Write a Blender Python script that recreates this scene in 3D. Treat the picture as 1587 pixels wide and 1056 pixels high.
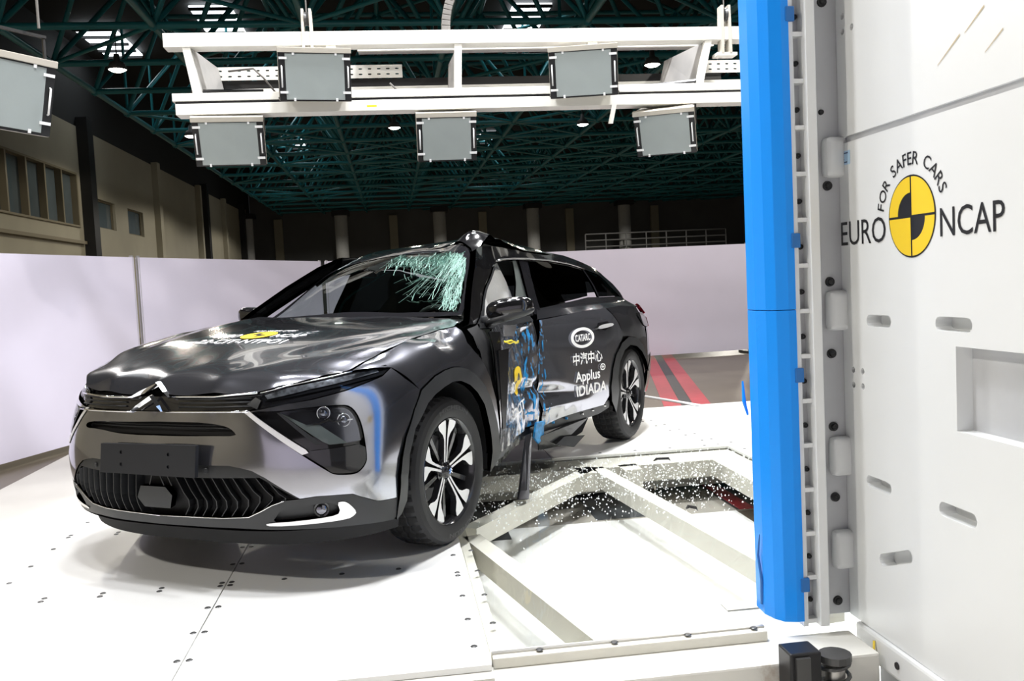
import bpy, bmesh, math, random
import numpy as np
from mathutils import Vector, Matrix
from mathutils.geometry import delaunay_2d_cdt

for o in list(bpy.data.objects):
    bpy.data.objects.remove(o)
scene = bpy.context.scene
COL = scene.collection
random.seed(7)
V = Vector

# ------------------------------------------------------------------ camera
# World frame: the car's own frame, x forwards, y to its left, z up; z = 0 is the top of the sled deck.
CAM_POS = V((3.62850, 2.95317, 1.20904))
YAW, PITCH, ROLL = -2.703078, -0.064630, -0.048060
fw = V((math.cos(YAW) * math.cos(PITCH), math.sin(YAW) * math.cos(PITCH), math.sin(PITCH)))
rt = V((math.sin(YAW), -math.cos(YAW), 0))
upv = rt.cross(fw)
r2 = math.cos(ROLL) * rt + math.sin(ROLL) * upv
u2 = -math.sin(ROLL) * rt + math.cos(ROLL) * upv
cam_data = bpy.data.cameras.new('camera')
cam_data.sensor_width = 36.0
cam_data.lens = 1400.0 / 1587.0 * 36.0
cam_data.clip_start = 0.05
cam_data.clip_end = 300
cam = bpy.data.objects.new('camera', cam_data)
COL.objects.link(cam)
cam.matrix_world = Matrix(((r2.x, u2.x, -fw.x, CAM_POS.x), (r2.y, u2.y, -fw.y, CAM_POS.y), (r2.z, u2.z, -fw.z, CAM_POS.z), (0, 0, 0, 1)))
scene.camera = cam

# ------------------------------------------------------------------ view and ambient light
scene.view_settings.view_transform = 'Standard'
scene.view_settings.look = 'None'
scene.view_settings.gamma = 1.0
scene.view_settings.exposure = 0.0
world = bpy.data.worlds.new('hall_ambient')
scene.world = world
world.use_nodes = True
world.node_tree.nodes['Background'].inputs[0].default_value = (0.62, 0.65, 0.7, 1)
world.node_tree.nodes['Background'].inputs[1].default_value = 0.06

# hall frame: e1 runs along the hall towards the camera, e2 to the right, both level
A1 = math.radians(32.5)
E1 = V((math.cos(A1), math.sin(A1), 0))
E2 = V((-math.sin(A1), math.cos(A1), 0))


def G(a, b, c=0.0):
    return E1 * a + E2 * b + V((0, 0, c))


def area_light(name, pos, target, sx, sy, power, color=(1, 1, 1), spread=120):
    d = bpy.data.lights.new(name, 'AREA')
    d.shape = 'RECTANGLE'
    d.size, d.size_y, d.energy, d.color = sx, sy, power, color
    d.spread = math.radians(spread)
    o = bpy.data.objects.new(name, d)
    COL.objects.link(o)
    o.location = pos
    z = (pos - target).normalized()
    x = E2 - z * E2.dot(z)
    x.normalize()
    y = z.cross(x)
    o.matrix_world = Matrix(((x.x, y.x, z.x, pos.x), (x.y, y.y, z.y, pos.y), (x.z, y.z, z.z, pos.z), (0, 0, 0, 1)))
    return o


# overhead flood banks of the crash bay: white daylight lamps above the sled, plus two added fills behind it
for a, b, pw in ((1.5, -1.6, 45), (1.6, -0.3, 95), (1.2, 1.0, 105), (-1.5, -0.7, 65), (-1.6, 0.9, 150), (-1.8, 2.9, 230), (-5.4, 1.6, 35), (-5.6, 4.2, 120)):  # last two, behind the sled, are added to brighten the screens
    area_light('overhead_flood_and_fill', G(a, b, 6.4), G(a * 0.85, b * 0.92, 0), 0.6, 0.42, pw, (0.98, 0.985, 1.0), 130)


# ------------------------------------------------------------------ helpers
class MB:
    """collects vertices and faces in world coordinates and links them as one mesh object"""

    def __init__(self):
        self.v, self.f, self.m = [], [], []

    def add(self, vs, fs, mi=0):
        n = len(self.v)
        self.v += [V(p) for p in vs]
        self.f += [tuple(i + n for i in f) for f in fs]
        self.m += [mi] * len(fs)
        return self

    def hexa(self, p):
        return self.add(p, [(0, 3, 2, 1), (4, 5, 6, 7), (0, 1, 5, 4), (1, 2, 6, 5), (2, 3, 7, 6), (3, 0, 4, 7)])

    def box(self, c, ax, ay, az):
        c, ax, ay, az = V(c), V(ax), V(ay), V(az)
        return self.hexa([c - ax - ay - az, c + ax - ay - az, c + ax + ay - az, c - ax + ay - az,
                          c - ax - ay + az, c + ax - ay + az, c + ax + ay + az, c - ax + ay + az])

    def hbox(self, a0, a1, b0, b1, z0, z1):
        """box in the hall frame"""
        return self.hexa([G(a0, b0, z0), G(a1, b0, z0), G(a1, b1, z0), G(a0, b1, z0),
                          G(a0, b0, z1), G(a1, b0, z1), G(a1, b1, z1), G(a0, b1, z1)])

    def tube(self, pts, r, n=8, cap=True):
        pts = [V(p) for p in pts]
        rs = r if isinstance(r, (list, tuple)) else [r] * len(pts)
        t = (pts[1] - pts[0]).normalized()
        a = t.orthogonal().normalized()
        rings, n0 = [], len(self.v)
        for i, p in enumerate(pts):
            t = (pts[min(i + 1, len(pts) - 1)] - pts[max(i - 1, 0)]).normalized()
            a = (a - t * a.dot(t)).normalized()
            b = t.cross(a)
            self.v += [p + (a * math.cos(2 * math.pi * k / n) + b * math.sin(2 * math.pi * k / n)) * rs[i] for k in range(n)]
        for i in range(len(pts) - 1):
            for k in range(n):
                q = n0 + i * n
                self.f.append((q + k, q + (k + 1) % n, q + n + (k + 1) % n, q + n + k))
                self.m.append(0)
        if cap:
            self.f.append(tuple(n0 + k for k in range(n - 1, -1, -1)))
            self.f.append(tuple(n0 + (len(pts) - 1) * n + k for k in range(n)))
            self.m += [0, 0]
        return self

    def prism(self, poly, d):
        """closed polygon (list of points) pushed along vector d"""
        n = len(poly)
        d = V(d)
        vs = [V(p) for p in poly] + [V(p) + d for p in poly]
        return self.add(vs, [tuple(range(n - 1, -1, -1)), tuple(range(n, 2 * n))] + [(i, (i + 1) % n, n + (i + 1) % n, n + i) for i in range(n)])

    def lathe(self, c, axis, prof, n=24, ref=None):
        """profile [(radius, height along axis)] turned about axis through c"""
        axis = V(axis).normalized()
        a = (V(ref) if ref else axis.orthogonal()).normalized()
        b = axis.cross(a)
        vs = [V(c) + (a * math.cos(2 * math.pi * k / n) + b * math.sin(2 * math.pi * k / n)) * r + axis * h for r, h in prof for k in range(n)]
        fs = [(i * n + k, i * n + (k + 1) % n, (i + 1) * n + (k + 1) % n, (i + 1) * n + k) for i in range(len(prof) - 1) for k in range(n)]
        return self.add(vs, fs)

    def grid(self, rows):
        n = len(rows[0])
        vs = [p for r in rows for p in r]
        return self.add(vs, [(i * n + k, i * n + k + 1, (i + 1) * n + k + 1, (i + 1) * n + k) for i in range(len(rows) - 1) for k in range(n - 1)])

    def build(self, name, mat, parent=None, smooth=False, fix=True, bevel=0, sharp=None, at=None):
        """with at given, the points are local and the object is placed at that world position"""
        org = V((0, 0, 0))
        q = parent
        while q:
            org = org + q.location
            q = q.parent
        me = bpy.data.meshes.new(name)
        me.from_pydata([tuple(p - org) if at is None else tuple(p) for p in self.v], [], self.f)
        mats = mat if isinstance(mat, (list, tuple)) else [mat]
        for m in mats:
            me.materials.append(m)
        if len(mats) > 1:
            me.polygons.foreach_set('material_index', self.m)
        if fix or bevel:
            bm = bmesh.new()
            bm.from_mesh(me)
            if fix:
                bmesh.ops.recalc_face_normals(bm, faces=bm.faces)
            if bevel:
                bmesh.ops.bevel(bm, geom=[e for e in bm.edges if len(e.link_faces) == 2 and e.calc_face_angle() > 0.5], offset=bevel, segments=2, affect='EDGES', profile=0.6)
            bm.to_mesh(me)
            bm.free()
        if smooth:
            me.shade_smooth()
            if sharp:
                me.set_sharp_from_angle(angle=math.radians(sharp))
        o = bpy.data.objects.new(name, me)
        COL.objects.link(o)
        if parent:
            o.parent = parent
        if at is not None:
            o.location = V(at) - org
        return o


def tag(o, label=None, cat=None, group=None, kind=None):
    if label:
        o['label'] = label
    if cat:
        o['category'] = cat
    if group:
        o['group'] = group
    if kind:
        o['kind'] = kind
    return o


def thing(name, label, cat, loc=(0, 0, 0), group=None):
    o = bpy.data.objects.new(name, None)
    o.empty_display_size = 0.1
    COL.objects.link(o)
    o.location = loc
    return tag(o, label, cat, group)


def put(src, name, parent, loc, rot=None):
    """another copy of a piece that shares its mesh; loc is a world position"""
    o = bpy.data.objects.new(name, src.data)
    COL.objects.link(o)
    q, org = parent, V((0, 0, 0))
    while q:
        org = org + q.location
        q = q.parent
    o.location = V(loc) - org
    if rot is not None:
        o.rotation_euler = rot
    o.parent = parent
    return o


def material(name, col, rough=0.5, metal=0.0, spec=0.5, var=0.0, vscale=8.0, bump=0.0, bscale=60.0, coat=0.0, coat_rough=0.05, emit=None, estr=0.0, trans=0.0, ior=1.45, alpha=1.0, stretch=None, dirt=None):
    m = bpy.data.materials.new(name)
    m.use_nodes = True
    nt = m.node_tree
    b = nt.nodes['Principled BSDF']
    b.inputs['Base Color'].default_value = (*col, 1)
    b.inputs['Roughness'].default_value = rough
    b.inputs['Metallic'].default_value = metal
    b.inputs['Specular IOR Level'].default_value = spec
    b.inputs['Coat Weight'].default_value = coat
    b.inputs['Coat Roughness'].default_value = coat_rough
    b.inputs['Transmission Weight'].default_value = trans
    b.inputs['IOR'].default_value = ior
    b.inputs['Alpha'].default_value = alpha
    if emit:
        b.inputs['Emission Color'].default_value = (*emit, 1)
        b.inputs['Emission Strength'].default_value = estr
    tc = None
    if var or bump or dirt:
        tc = nt.nodes.new('ShaderNodeTexCoord')
        mp = nt.nodes.new('ShaderNodeMapping')
        nt.links.new(tc.outputs['Object'], mp.inputs['Vector'])
        if stretch:
            mp.inputs['Scale'].default_value = stretch
        vec = mp.outputs['Vector']
    colour = None
    if var:
        n = nt.nodes.new('ShaderNodeTexNoise')
        n.inputs['Scale'].default_value = vscale
        n.inputs['Detail'].default_value = 6
        nt.links.new(vec, n.inputs['Vector'])
        r = nt.nodes.new('ShaderNodeValToRGB')
        r.color_ramp.elements[0].position = 0.3
        r.color_ramp.elements[1].position = 0.7
        r.color_ramp.elements[0].color = (*[max(0, c * (1 - var)) for c in col], 1)
        r.color_ramp.elements[1].color = (*[min(1, c * (1 + var)) for c in col], 1)
        nt.links.new(n.outputs['Fac'], r.inputs['Fac'])
        colour = r.outputs['Color']
    if dirt:
        dcol, dscale, thr = dirt
        n = nt.nodes.new('ShaderNodeTexNoise')
        n.inputs['Scale'].default_value = dscale
        n.inputs['Detail'].default_value = 8
        n.inputs['Roughness'].default_value = 0.65
        nt.links.new(vec, n.inputs['Vector'])
        r = nt.nodes.new('ShaderNodeValToRGB')
        r.color_ramp.elements[0].position = thr
        r.color_ramp.elements[0].color = (0, 0, 0, 1)
        r.color_ramp.elements[1].position = thr + 0.12
        nt.links.new(n.outputs['Fac'], r.inputs['Fac'])
        mx = nt.nodes.new('ShaderNodeMixRGB')
        nt.links.new(r.outputs['Color'], mx.inputs['Fac'])
        if colour:
            nt.links.new(colour, mx.inputs['Color1'])
        else:
            mx.inputs['Color1'].default_value = (*col, 1)
        mx.inputs['Color2'].default_value = (*dcol, 1)
        colour = mx.outputs['Color']
    if colour:
        nt.links.new(colour, b.inputs['Base Color'])
    if bump:
        n = nt.nodes.new('ShaderNodeTexNoise')
        n.inputs['Scale'].default_value = bscale
        nt.links.new(vec, n.inputs['Vector'])
        bp = nt.nodes.new('ShaderNodeBump')
        bp.inputs['Strength'].default_value = bump
        bp.inputs['Distance'].default_value = 0.01
        nt.links.new(n.outputs['Fac'], bp.inputs['Height'])
        nt.links.new(bp.outputs['Normal'], b.inputs['Normal'])
    return m


def cdt(outline, holes=(), pts=(), keep=None):
    """constrained triangulation of a 2D outline with holes and extra inner points; returns verts, tris"""
    vs, es, k = [], [], 0
    for loop in [outline] + list(holes):
        n = len(loop)
        vs += [V((p[0], p[1])) for p in loop]
        es += [(k + i, k + (i + 1) % n) for i in range(n)]
        k += n
    vs += [V((p[0], p[1])) for p in pts]
    ov, oe, of, *_ = delaunay_2d_cdt(vs, es, [], 0, 1e-6)
    xy = np.array([(p.x, p.y) for p in ov])
    cen = np.array([xy[list(f)].mean(0) for f in of])
    ok = inside_many(cen, outline)
    for h in holes:
        ok &= ~inside_many(cen, h)
    out = [tuple(f) for f, k in zip(of, ok) if k]
    return [(p.x, p.y) for p in ov], out


def inside(p, poly):
    x, y = p[0], p[1]
    r = False
    n = len(poly)
    j = n - 1
    for i in range(n):
        xi, yi, xj, yj = poly[i][0], poly[i][1], poly[j][0], poly[j][1]
        if (yi > y) != (yj > y) and x < (xj - xi) * (y - yi) / (yj - yi) + xi:
            r = not r
        j = i
    return r


def inside_many(Q, poly):
    Q = np.asarray(Q, float)
    P = np.asarray(poly, float)
    x, y = Q[:, 0][:, None], Q[:, 1][:, None]
    xi, yi = P[:, 0][None], P[:, 1][None]
    xj, yj = np.roll(P[:, 0], 1)[None], np.roll(P[:, 1], 1)[None]
    c = (yi > y) != (yj > y)
    xc = (xj - xi) * (y - yi) / np.where(yj == yi, 1e-12, yj - yi) + xi
    return ((c & (x < xc)).sum(1) % 2).astype(bool)


def plate(mb, outline, holes, to3d, depth, hole_depth=None):
    """slab with real openings: front face at depth 0, back at depth; holes are pockets of hole_depth (or pass through)"""
    vs, fs = cdt(outline, holes)
    mb.add([to3d(x, y, 0) for x, y in vs], fs)
    if hole_depth is None:
        mb.add([to3d(x, y, depth) for x, y in vs], fs)
    else:
        ov, of = cdt(outline)
        mb.add([to3d(x, y, depth) for x, y in ov], of)
    for i, loop in enumerate([outline] + list(holes)):
        n = len(loop)
        d = depth if (i == 0 or hole_depth is None) else hole_depth
        mb.add([to3d(x, y, 0) for x, y in loop] + [to3d(x, y, d) for x, y in loop], [(k, (k + 1) % n, n + (k + 1) % n, n + k) for k in range(n)])
        if i and hole_depth is not None:
            hv, hf = cdt(loop)
            mb.add([to3d(x, y, d) for x, y in hv], hf)
    return mb


def slot(cx, cy, w, h, ang=0.0, n=6):
    r = h / 2
    out = []
    for s, x0 in ((1, w / 2 - r), (-1, -w / 2 + r)):
        for k in range(n + 1):
            t = -math.pi / 2 + math.pi * k / n + (0 if s > 0 else math.pi)
            out.append((x0 + r * math.cos(t), r * math.sin(t)))
    c, s_ = math.cos(ang), math.sin(ang)
    return [(cx + x * c - y * s_, cy + x * s_ + y * c) for x, y in out]


def disc(cx, cy, rx, ry=None, n=24, a0=0.0, a1=2 * math.pi):
    ry = ry or rx
    return [(cx + rx * math.cos(a0 + (a1 - a0) * k / n), cy + ry * math.sin(a0 + (a1 - a0) * k / n)) for k in range(n if abs(a1 - a0) > 6.28 else n + 1)]


def text_shape(body, size=1.0, bold=0.0, spacing=1.0, align='LEFT'):
    """flat lettering as (points, faces) in its own plane, baseline at y = 0"""
    cu = bpy.data.curves.new('lettering', 'FONT')
    cu.body, cu.size, cu.align_x = body, size, align
    cu.space_character = spacing
    cu.offset = bold
    cu.resolution_u = 3
    o = bpy.data.objects.new('lettering', cu)
    COL.objects.link(o)
    dg = bpy.context.evaluated_depsgraph_get()
    me = o.evaluated_get(dg).to_mesh()
    pts = [(v.co.x, v.co.y) for v in me.vertices]
    fs = [tuple(p.vertices) for p in me.polygons]
    o.evaluated_get(dg).to_mesh_clear()
    bpy.data.objects.remove(o)
    bpy.data.curves.remove(cu)
    return pts, fs


def bounds(pts):
    xs, ys = [p[0] for p in pts], [p[1] for p in pts]
    return min(xs), max(xs), min(ys), max(ys)


def fit_text(body, x0, x1, y0, y1, bold=0.0, spacing=1.0):
    """lettering scaled into a rectangle"""
    p, f = text_shape(body, 1.0, bold, spacing)
    a, b, c, d = bounds(p)
    return [(x0 + (x - a) / (b - a) * (x1 - x0), y0 + (y - c) / (d - c) * (y1 - y0)) for x, y in p], f


def glass_mat(name, tint, gloss=0.12, rough=0.02):
    m = bpy.data.materials.new(name)
    m.use_nodes = True
    nt = m.node_tree
    nt.nodes.remove(nt.nodes['Principled BSDF'])
    out = nt.nodes['Material Output']
    tr = nt.nodes.new('ShaderNodeBsdfTransparent')
    tr.inputs['Color'].default_value = (*tint, 1)
    gl = nt.nodes.new('ShaderNodeBsdfGlossy')
    gl.inputs['Roughness'].default_value = rough
    lw = nt.nodes.new('ShaderNodeFresnel')
    lw.inputs['IOR'].default_value = 1.0 + gloss * 4
    mx = nt.nodes.new('ShaderNodeMixShader')
    geo = nt.nodes.new('ShaderNodeNewGeometry')
    inv = nt.nodes.new('ShaderNodeMath')
    inv.operation = 'SUBTRACT'
    inv.inputs[0].default_value = 1.0
    nt.links.new(geo.outputs['Backfacing'], inv.inputs[1])
    mul = nt.nodes.new('ShaderNodeMath')
    mul.operation = 'MULTIPLY'
    nt.links.new(lw.outputs['Fac'], mul.inputs[0])
    nt.links.new(inv.outputs[0], mul.inputs[1])
    nt.links.new(mul.outputs[0], mx.inputs['Fac'])
    nt.links.new(tr.outputs['BSDF'], mx.inputs[1])
    nt.links.new(gl.outputs['BSDF'], mx.inputs[2])
    nt.links.new(mx.outputs['Shader'], out.inputs['Surface'])
    return m


# ------------------------------------------------------------------ materials
M = {}
M['deck'] = material('white_deck_paint', (0.80, 0.80, 0.785), 0.35, var=0.02, vscale=3)
M['frame_white'] = material('worn_white_steel', (0.74, 0.73, 0.68), 0.45, var=0.05, vscale=5, dirt=((0.36, 0.25, 0.16), 3.1, 0.66))
M['beam_cream'] = material('cream_steel', (0.66, 0.64, 0.57), 0.45, var=0.04)
M['bolt_grey'] = material('grey_bolt', (0.09, 0.09, 0.09), 0.4, 0.6)
M['bolt_black'] = material('black_bolt', (0.012, 0.012, 0.014), 0.35)
M['concrete'] = material('hall_concrete', (0.135, 0.112, 0.085), 0.35, var=0.18, vscale=1.6, bump=0.05)
M['floor_pale'] = material('pale_concrete', (0.62, 0.60, 0.55), 0.4, var=0.05, vscale=1.5)
M['pit_white'] = material('glare_white_pit_floor', (0.80, 0.80, 0.78), 0.4, var=0.02)  # white stands in for the glare over the near glass
M['pit_dark'] = material('dark_rubber_mat', (0.05, 0.055, 0.06), 0.3, var=0.3, vscale=9)
M['red'] = material('red_floor_paint', (0.42, 0.035, 0.05), 0.35, var=0.1, vscale=7)
M['black_floor'] = material('black_rail', (0.03, 0.03, 0.032), 0.4, var=0.2)
M['screen'] = material('lavender_screen_board', (0.74, 0.705, 0.85), 0.45, var=0.015, vscale=2)
M['alu'] = material('aluminium_post', (0.55, 0.55, 0.58), 0.35, 0.8)
M['wall'] = material('grey_hall_wall', (0.36, 0.33, 0.25), 0.7, var=0.06, vscale=0.7)
M['wall_back'] = material('dark_grey_back_wall', (0.13, 0.13, 0.13), 0.8, var=0.1, vscale=0.5)
M['column'] = material('concrete_column', (0.42, 0.42, 0.41), 0.7, var=0.05)
M['pipe_dark'] = material('dark_downpipe', (0.012, 0.012, 0.013), 0.5)
M['win_glass'] = material('dark_office_glass', (0.10, 0.125, 0.14), 0.08, var=0.25, vscale=0.6)
M['win_frame'] = material('brown_window_frame', (0.20, 0.17, 0.11), 0.6)
M['teal'] = material('teal_truss_paint', (0.020, 0.19, 0.22), 0.3, var=0.15, vscale=0.8)
M['roof'] = material('dark_roof_sheet', (0.02, 0.021, 0.022), 0.8)
M['sky'] = material('roof_skylight', (0.9, 0.95, 1.0), 0.5, emit=(0.9, 0.96, 1.0), estr=4.0)
M['lamp_glow'] = material('glowing_lamp_lens', (1, 0.98, 0.9), 0.5, emit=(1, 0.96, 0.86), estr=14.0)
M['lamp_shell'] = material('lamp_shell', (0.08, 0.08, 0.08), 0.5)
M['gantry'] = material('white_gantry_paint', (0.80, 0.79, 0.74), 0.4, var=0.02)
M['gantry_grey'] = material('grey_gantry_sheet', (0.42, 0.41, 0.40), 0.5, var=0.04)
M['housing'] = material('cream_lamp_housing', (0.52, 0.49, 0.43), 0.45, var=0.04)
M['bezel'] = material('black_lamp_bezel', (0.012, 0.012, 0.013), 0.4)
M['diffuser'] = material('frosted_lamp_glass', (0.31, 0.35, 0.35), 0.3, var=0.02)
M['clip'] = material('white_clip', (0.85, 0.86, 0.88), 0.35)
M['chain'] = material('grey_cable_chain', (0.16, 0.15, 0.14), 0.6)
M['barrier'] = material('white_barrier_paint', (0.77, 0.785, 0.79), 0.32, var=0.012, vscale=2.5)
M['barrier_grey'] = material('grey_barrier_paint', (0.55, 0.56, 0.58), 0.4, var=0.04)
M['blue'] = material('blue_pole_paint', (0.012, 0.285, 0.93), 0.3, spec=0.3)
M['blue_tab'] = material('blue_tab_paint', (0.02, 0.15, 0.45), 0.45)
M['ink'] = material('black_print', (0.012, 0.012, 0.014), 0.4)
M['yellow'] = material('yellow_print', (0.87, 0.60, 0.02), 0.4)
M['steel'] = material('raw_steel', (0.45, 0.44, 0.42), 0.35, 0.8, var=0.1)
M['rust'] = material('rusty_stain', (0.20, 0.11, 0.06), 0.8, var=0.3, vscale=20)
M['label_blue'] = material('pale_blue_label', (0.45, 0.65, 0.85), 0.5)
M['label_ink'] = material('navy_label_print', (0.05, 0.09, 0.2), 0.5)
M['hose'] = material('yellow_hose', (0.75, 0.55, 0.05), 0.4)
M['scuff'] = material('tan_scuff', (0.55, 0.45, 0.30), 0.7)
M['pit_pale'] = material('dirty_pit_concrete', (0.30, 0.28, 0.245), 0.45, var=0.12, vscale=4)
M['rail_grey'] = material('grey_railing', (0.16, 0.16, 0.16), 0.6)
M['wall_cool'] = material('pale_grey_end_wall', (0.36, 0.37, 0.40), 0.7, var=0.05, vscale=0.6)


# ------------------------------------------------------------------ the hall
FLOOR = -0.30
tag(MB().hbox(-64, 16, -9.46, 30, FLOOR - 0.2, FLOOR).build('floor', M['concrete']), 'brown polished concrete floor of the test hall', kind='structure')
o = MB().hbox(-7.0, 9, -2.75, -0.9, FLOOR, FLOOR + 0.004).build('pale_floor', M['floor_pale'])
tag(o, 'pale coated floor strip beside the sled', kind='structure')
o = MB().hbox(-1.0, 9, -6.5, -2.75, FLOOR, FLOOR + 0.004).build('pale_floor', M['floor_pale'])  # out of view, added so the bumper reflects a pale floor
tag(o, 'unseen pale floor added at the near left of the sled', kind='structure')
o = MB().hbox(2.02, 9, -0.9, 2.0, FLOOR, FLOOR + 0.004).build('pale_floor', M['floor_pale'])  # added pale to keep brown out of the car's reflections
tag(o, 'pale floor added in front of the sled for reflections', kind='structure')

# painted guide stripe: black rail with a red band on each side
def stripe(p, q, offs, w, mat, name, z):
    a, b = V((p[0], p[1])), V((q[0], q[1]))
    t = (b - a).normalized()
    n = V((-t.y, t.x))
    mb = MB()
    a2, b2 = a + n * (offs - w / 2), a + n * (offs + w / 2)
    c2, d2 = b + n * (offs + w / 2), b + n * (offs - w / 2)
    mb.prism([G(a2.x, a2.y, z), G(d2.x, d2.y, z), G(c2.x, c2.y, z), G(b2.x, b2.y, z)], (0, 0, 0.003))
    return tag(mb.build(name, mat), kind='structure')


for off, w, mt, nm, lb in ((0, 0.13, 'black_floor', 'trim_1', 'black guide stripe on the hall floor between two red bands'), (0.17, 0.20, 'red', 'trim_2', 'red floor band left of the black guide stripe'), (-0.17, 0.20, 'red', 'trim_3', 'red floor band right of the black guide stripe')):
    stripe((-24, 8.4), (-4.4, 3.60), off, w, M[mt], nm, FLOOR + 0.001)['label'] = lb

# left wall with pilasters and windows
WL = -9.46
def wl(a, z, d):
    return G(a, WL - d, z)
mb = MB()
band = [(-26.6, 3.66), (-15.0, 3.66), (-15.0, 5.40), (-26.6, 5.40)]
w1 = [(-30.7, 3.80), (-28.5, 3.80), (-28.5, 4.80), (-30.7, 4.80)]
w2 = [(-34.5, 3.78), (-32.3, 3.78), (-32.3, 4.78), (-34.5, 4.78)]
plate(mb, [(-64, FLOOR), (16, FLOOR), (16, 7.0), (-64, 7.0)], [band, w1, w2], wl, 0.3)
wall_left = tag(mb.build('wall_left', M['wall']), 'tall grey beige hall wall with office windows', kind='structure')
MB().hbox(-64, 16, WL - 0.3, WL - 0.05, 7.0, 9.8).build('upper_cladding', M['roof'], wall_left)
for a, w in ((-36.6, 0.5), (-52.5, 0.5), (-60, 0.5), (-45.3, 0.4)):
    MB().hbox(a - w / 2, a + w / 2, WL, WL + 0.25, FLOOR, 7.1).build('pilaster', M['wall'], wall_left)
for a in (-27.3, -46.6, -59.0):
    MB().hbox(a - 0.28, a + 0.28, WL, WL + 0.35, FLOOR, 7.3).build('downpipe', M['pipe_dark'], wall_left)
MB().hbox(-26.9, 16, WL, WL + 0.12, 3.12, 3.22).build('ledge', M['win_frame'], wall_left)
o = tag(MB().hbox(-26.6, -15, WL - 0.2, WL - 0.16, 3.66, 5.4).build('window_1', M['win_glass']), 'long band of dark office window panes high on the left wall', kind='structure')
x = -26.6
while x <= -15.0:
    MB().hbox(x - 0.05, x + 0.05, WL - 0.2, WL + 0.04, 3.66, 5.4).build('mullion', M['win_frame'], o)
    x += 1.38
for z in (3.66, 5.36):
    MB().hbox(-26.6, -15, WL - 0.2, WL + 0.05, z, z + 0.06).build('rail', M['win_frame'], o)
for i, (a0, a1) in enumerate(((-30.7, -28.5), (-34.5, -32.3))):
    o = tag(MB().hbox(a0, a1, WL - 0.2, WL - 0.16, 3.76, 4.82).build('window_%d' % (i + 2), M['win_glass']), ('nearer' if i == 0 else 'farther') + ' of two small square windows in the left wall', kind='structure')
    for q0, q1, z0, z1 in ((a0, a1, 3.76, 3.84), (a0, a1, 4.75, 4.82), (a0, a0 + 0.07, 3.8, 4.8), (a1 - 0.07, a1, 3.8, 4.8)):
        MB().hbox(q0, q1, WL - 0.2, WL - 0.1, z0, z1).build('window_frame', M['win_frame'], o)

# back wall, columns, side and rear walls, roof sheet
wb = tag(MB().hbox(-64.4, -64, -9.5, 30, FLOOR, 9.8).build('wall_back', M['wall_back']), 'dark grey back wall of the hall', kind='structure')
for b in (-7.5, 0.9, 7.6, 14.3, 21):
    MB().hbox(-64, -63.7, b - 0.3, b + 0.3, FLOOR, 6.6).build('pilaster', M['wall'], wb)
MB().hbox(-64, -63.2, -9.4, 30, 3.0, 3.25).build('ledge', M['wall_back'], wb)
tag(MB().hbox(-64, 16, 30, 30.3, FLOOR, 9.8).build('wall_right', M['wall_cool']), 'far side wall of the hall behind the barrier', kind='structure')
tag(MB().hbox(16, 16.3, -9.5, 30, FLOOR, 9.8).build('wall_front', M['wall_cool']), 'end wall of the hall behind the viewer', kind='structure')
tag(MB().hbox(-64, 16, -9.8, 30, 9.8, 10.0).build('ceiling', M['roof']), 'dark corrugated roof sheet above the truss', kind='structure')
for i, b in enumerate((-9.2, -2.75, 4.13, 10.85, 17.6)):
    t = thing('round_column', ['round concrete column in the far left corner of the hall', 'round concrete column on the back wall, left of the car roof', 'round concrete column behind the windscreen top', 'round concrete column right of the crumpled roof peak', 'round concrete column nearest the blue pole'][i], 'column', G(-60, b, FLOOR), 'columns before the back wall')
    MB().lathe(G(-60, b, FLOOR), (0, 0, 1), [(0, 0), (0.45, 0), (0.45, 6.7), (0, 6.7)], 20).build('shaft', M['column'], t, True, sharp=40)
    MB().hbox(-60.6, -59.4, b - 0.6, b + 0.6, 6.4, 6.75).build('capital', M['pipe_dark'], t)
t = thing('gallery_railing', 'thin grey gallery railing far behind the right screen', 'railing', G(-58, 17, 2.9))
for z in (3.4, 3.85, 4.3):
    MB().tube([G(-58, 14.2, z), G(-58, 24.5, z)], 0.05, 6).build('rail', M['rail_grey'], t)
for k in range(8):
    MB().tube([G(-58, 14.2 + k * 1.47, 2.9), G(-58, 14.2 + k * 1.47, 4.3)], 0.05, 6).build('post', M['rail_grey'], t)
MB().hbox(-59.4, -57.6, 13.8, 25, 2.6, 2.9).build('gallery_floor', M['wall_back'], t)

# roof space frame: two layers of tubes joined at ball nodes
truss = thing('roof_space_frame', 'dark teal steel tube space frame under the roof', 'roof truss', G(-30, 0, 7.0))
SP, ZB, ZT = 3.1, 6.95, 9.4
bot, top = {}, {}
for i in range(-21, -2):
    for j in range(-3, 10):
        a, b = i * SP, -5.2 + (j + 1.35) * SP
        if -9.3 < b < 0.54 + 0.44 * (4.65 - a) + 4:
            bot[i, j] = G(a, b, ZB)
            top[i, j] = G(a + SP / 2, b + SP / 2, ZT)
members = []
for (i, j), p in bot.items():
    for d in ((1, 0), (0, 1)):
        k = (i + d[0], j + d[1])
        if k in bot:
            members.append((p, bot[k], 0.085))
            members.append((top[i, j], top[k], 0.07))
    for d in ((0, 0), (-1, 0), (0, -1), (-1, -1)):
        k = (i + d[0], j + d[1])
        if k in top:
            members.append((p, top[k], 0.065))
rt_ = random.Random(5)
for (i, j), p in bot.items():
    # bracing: diagonals within each layer and posts between the layers
    for d in ((1, 1), (1, -1)):
        k = (i + d[0], j + d[1])
        if k in bot and rt_.random() < 0.45:
            members.append((p, bot[k], 0.05))
        if k in top and rt_.random() < 0.35:
            members.append((top[i, j], top[k], 0.05))
    if rt_.random() < 0.5:
        members.append((p, p + V((0, 0, ZT - ZB + 0.2)), 0.045))
members.sort(key=lambda m: ((m[0] + m[1]) / 2 - CAM_POS).length)
rest = MB()
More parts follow.
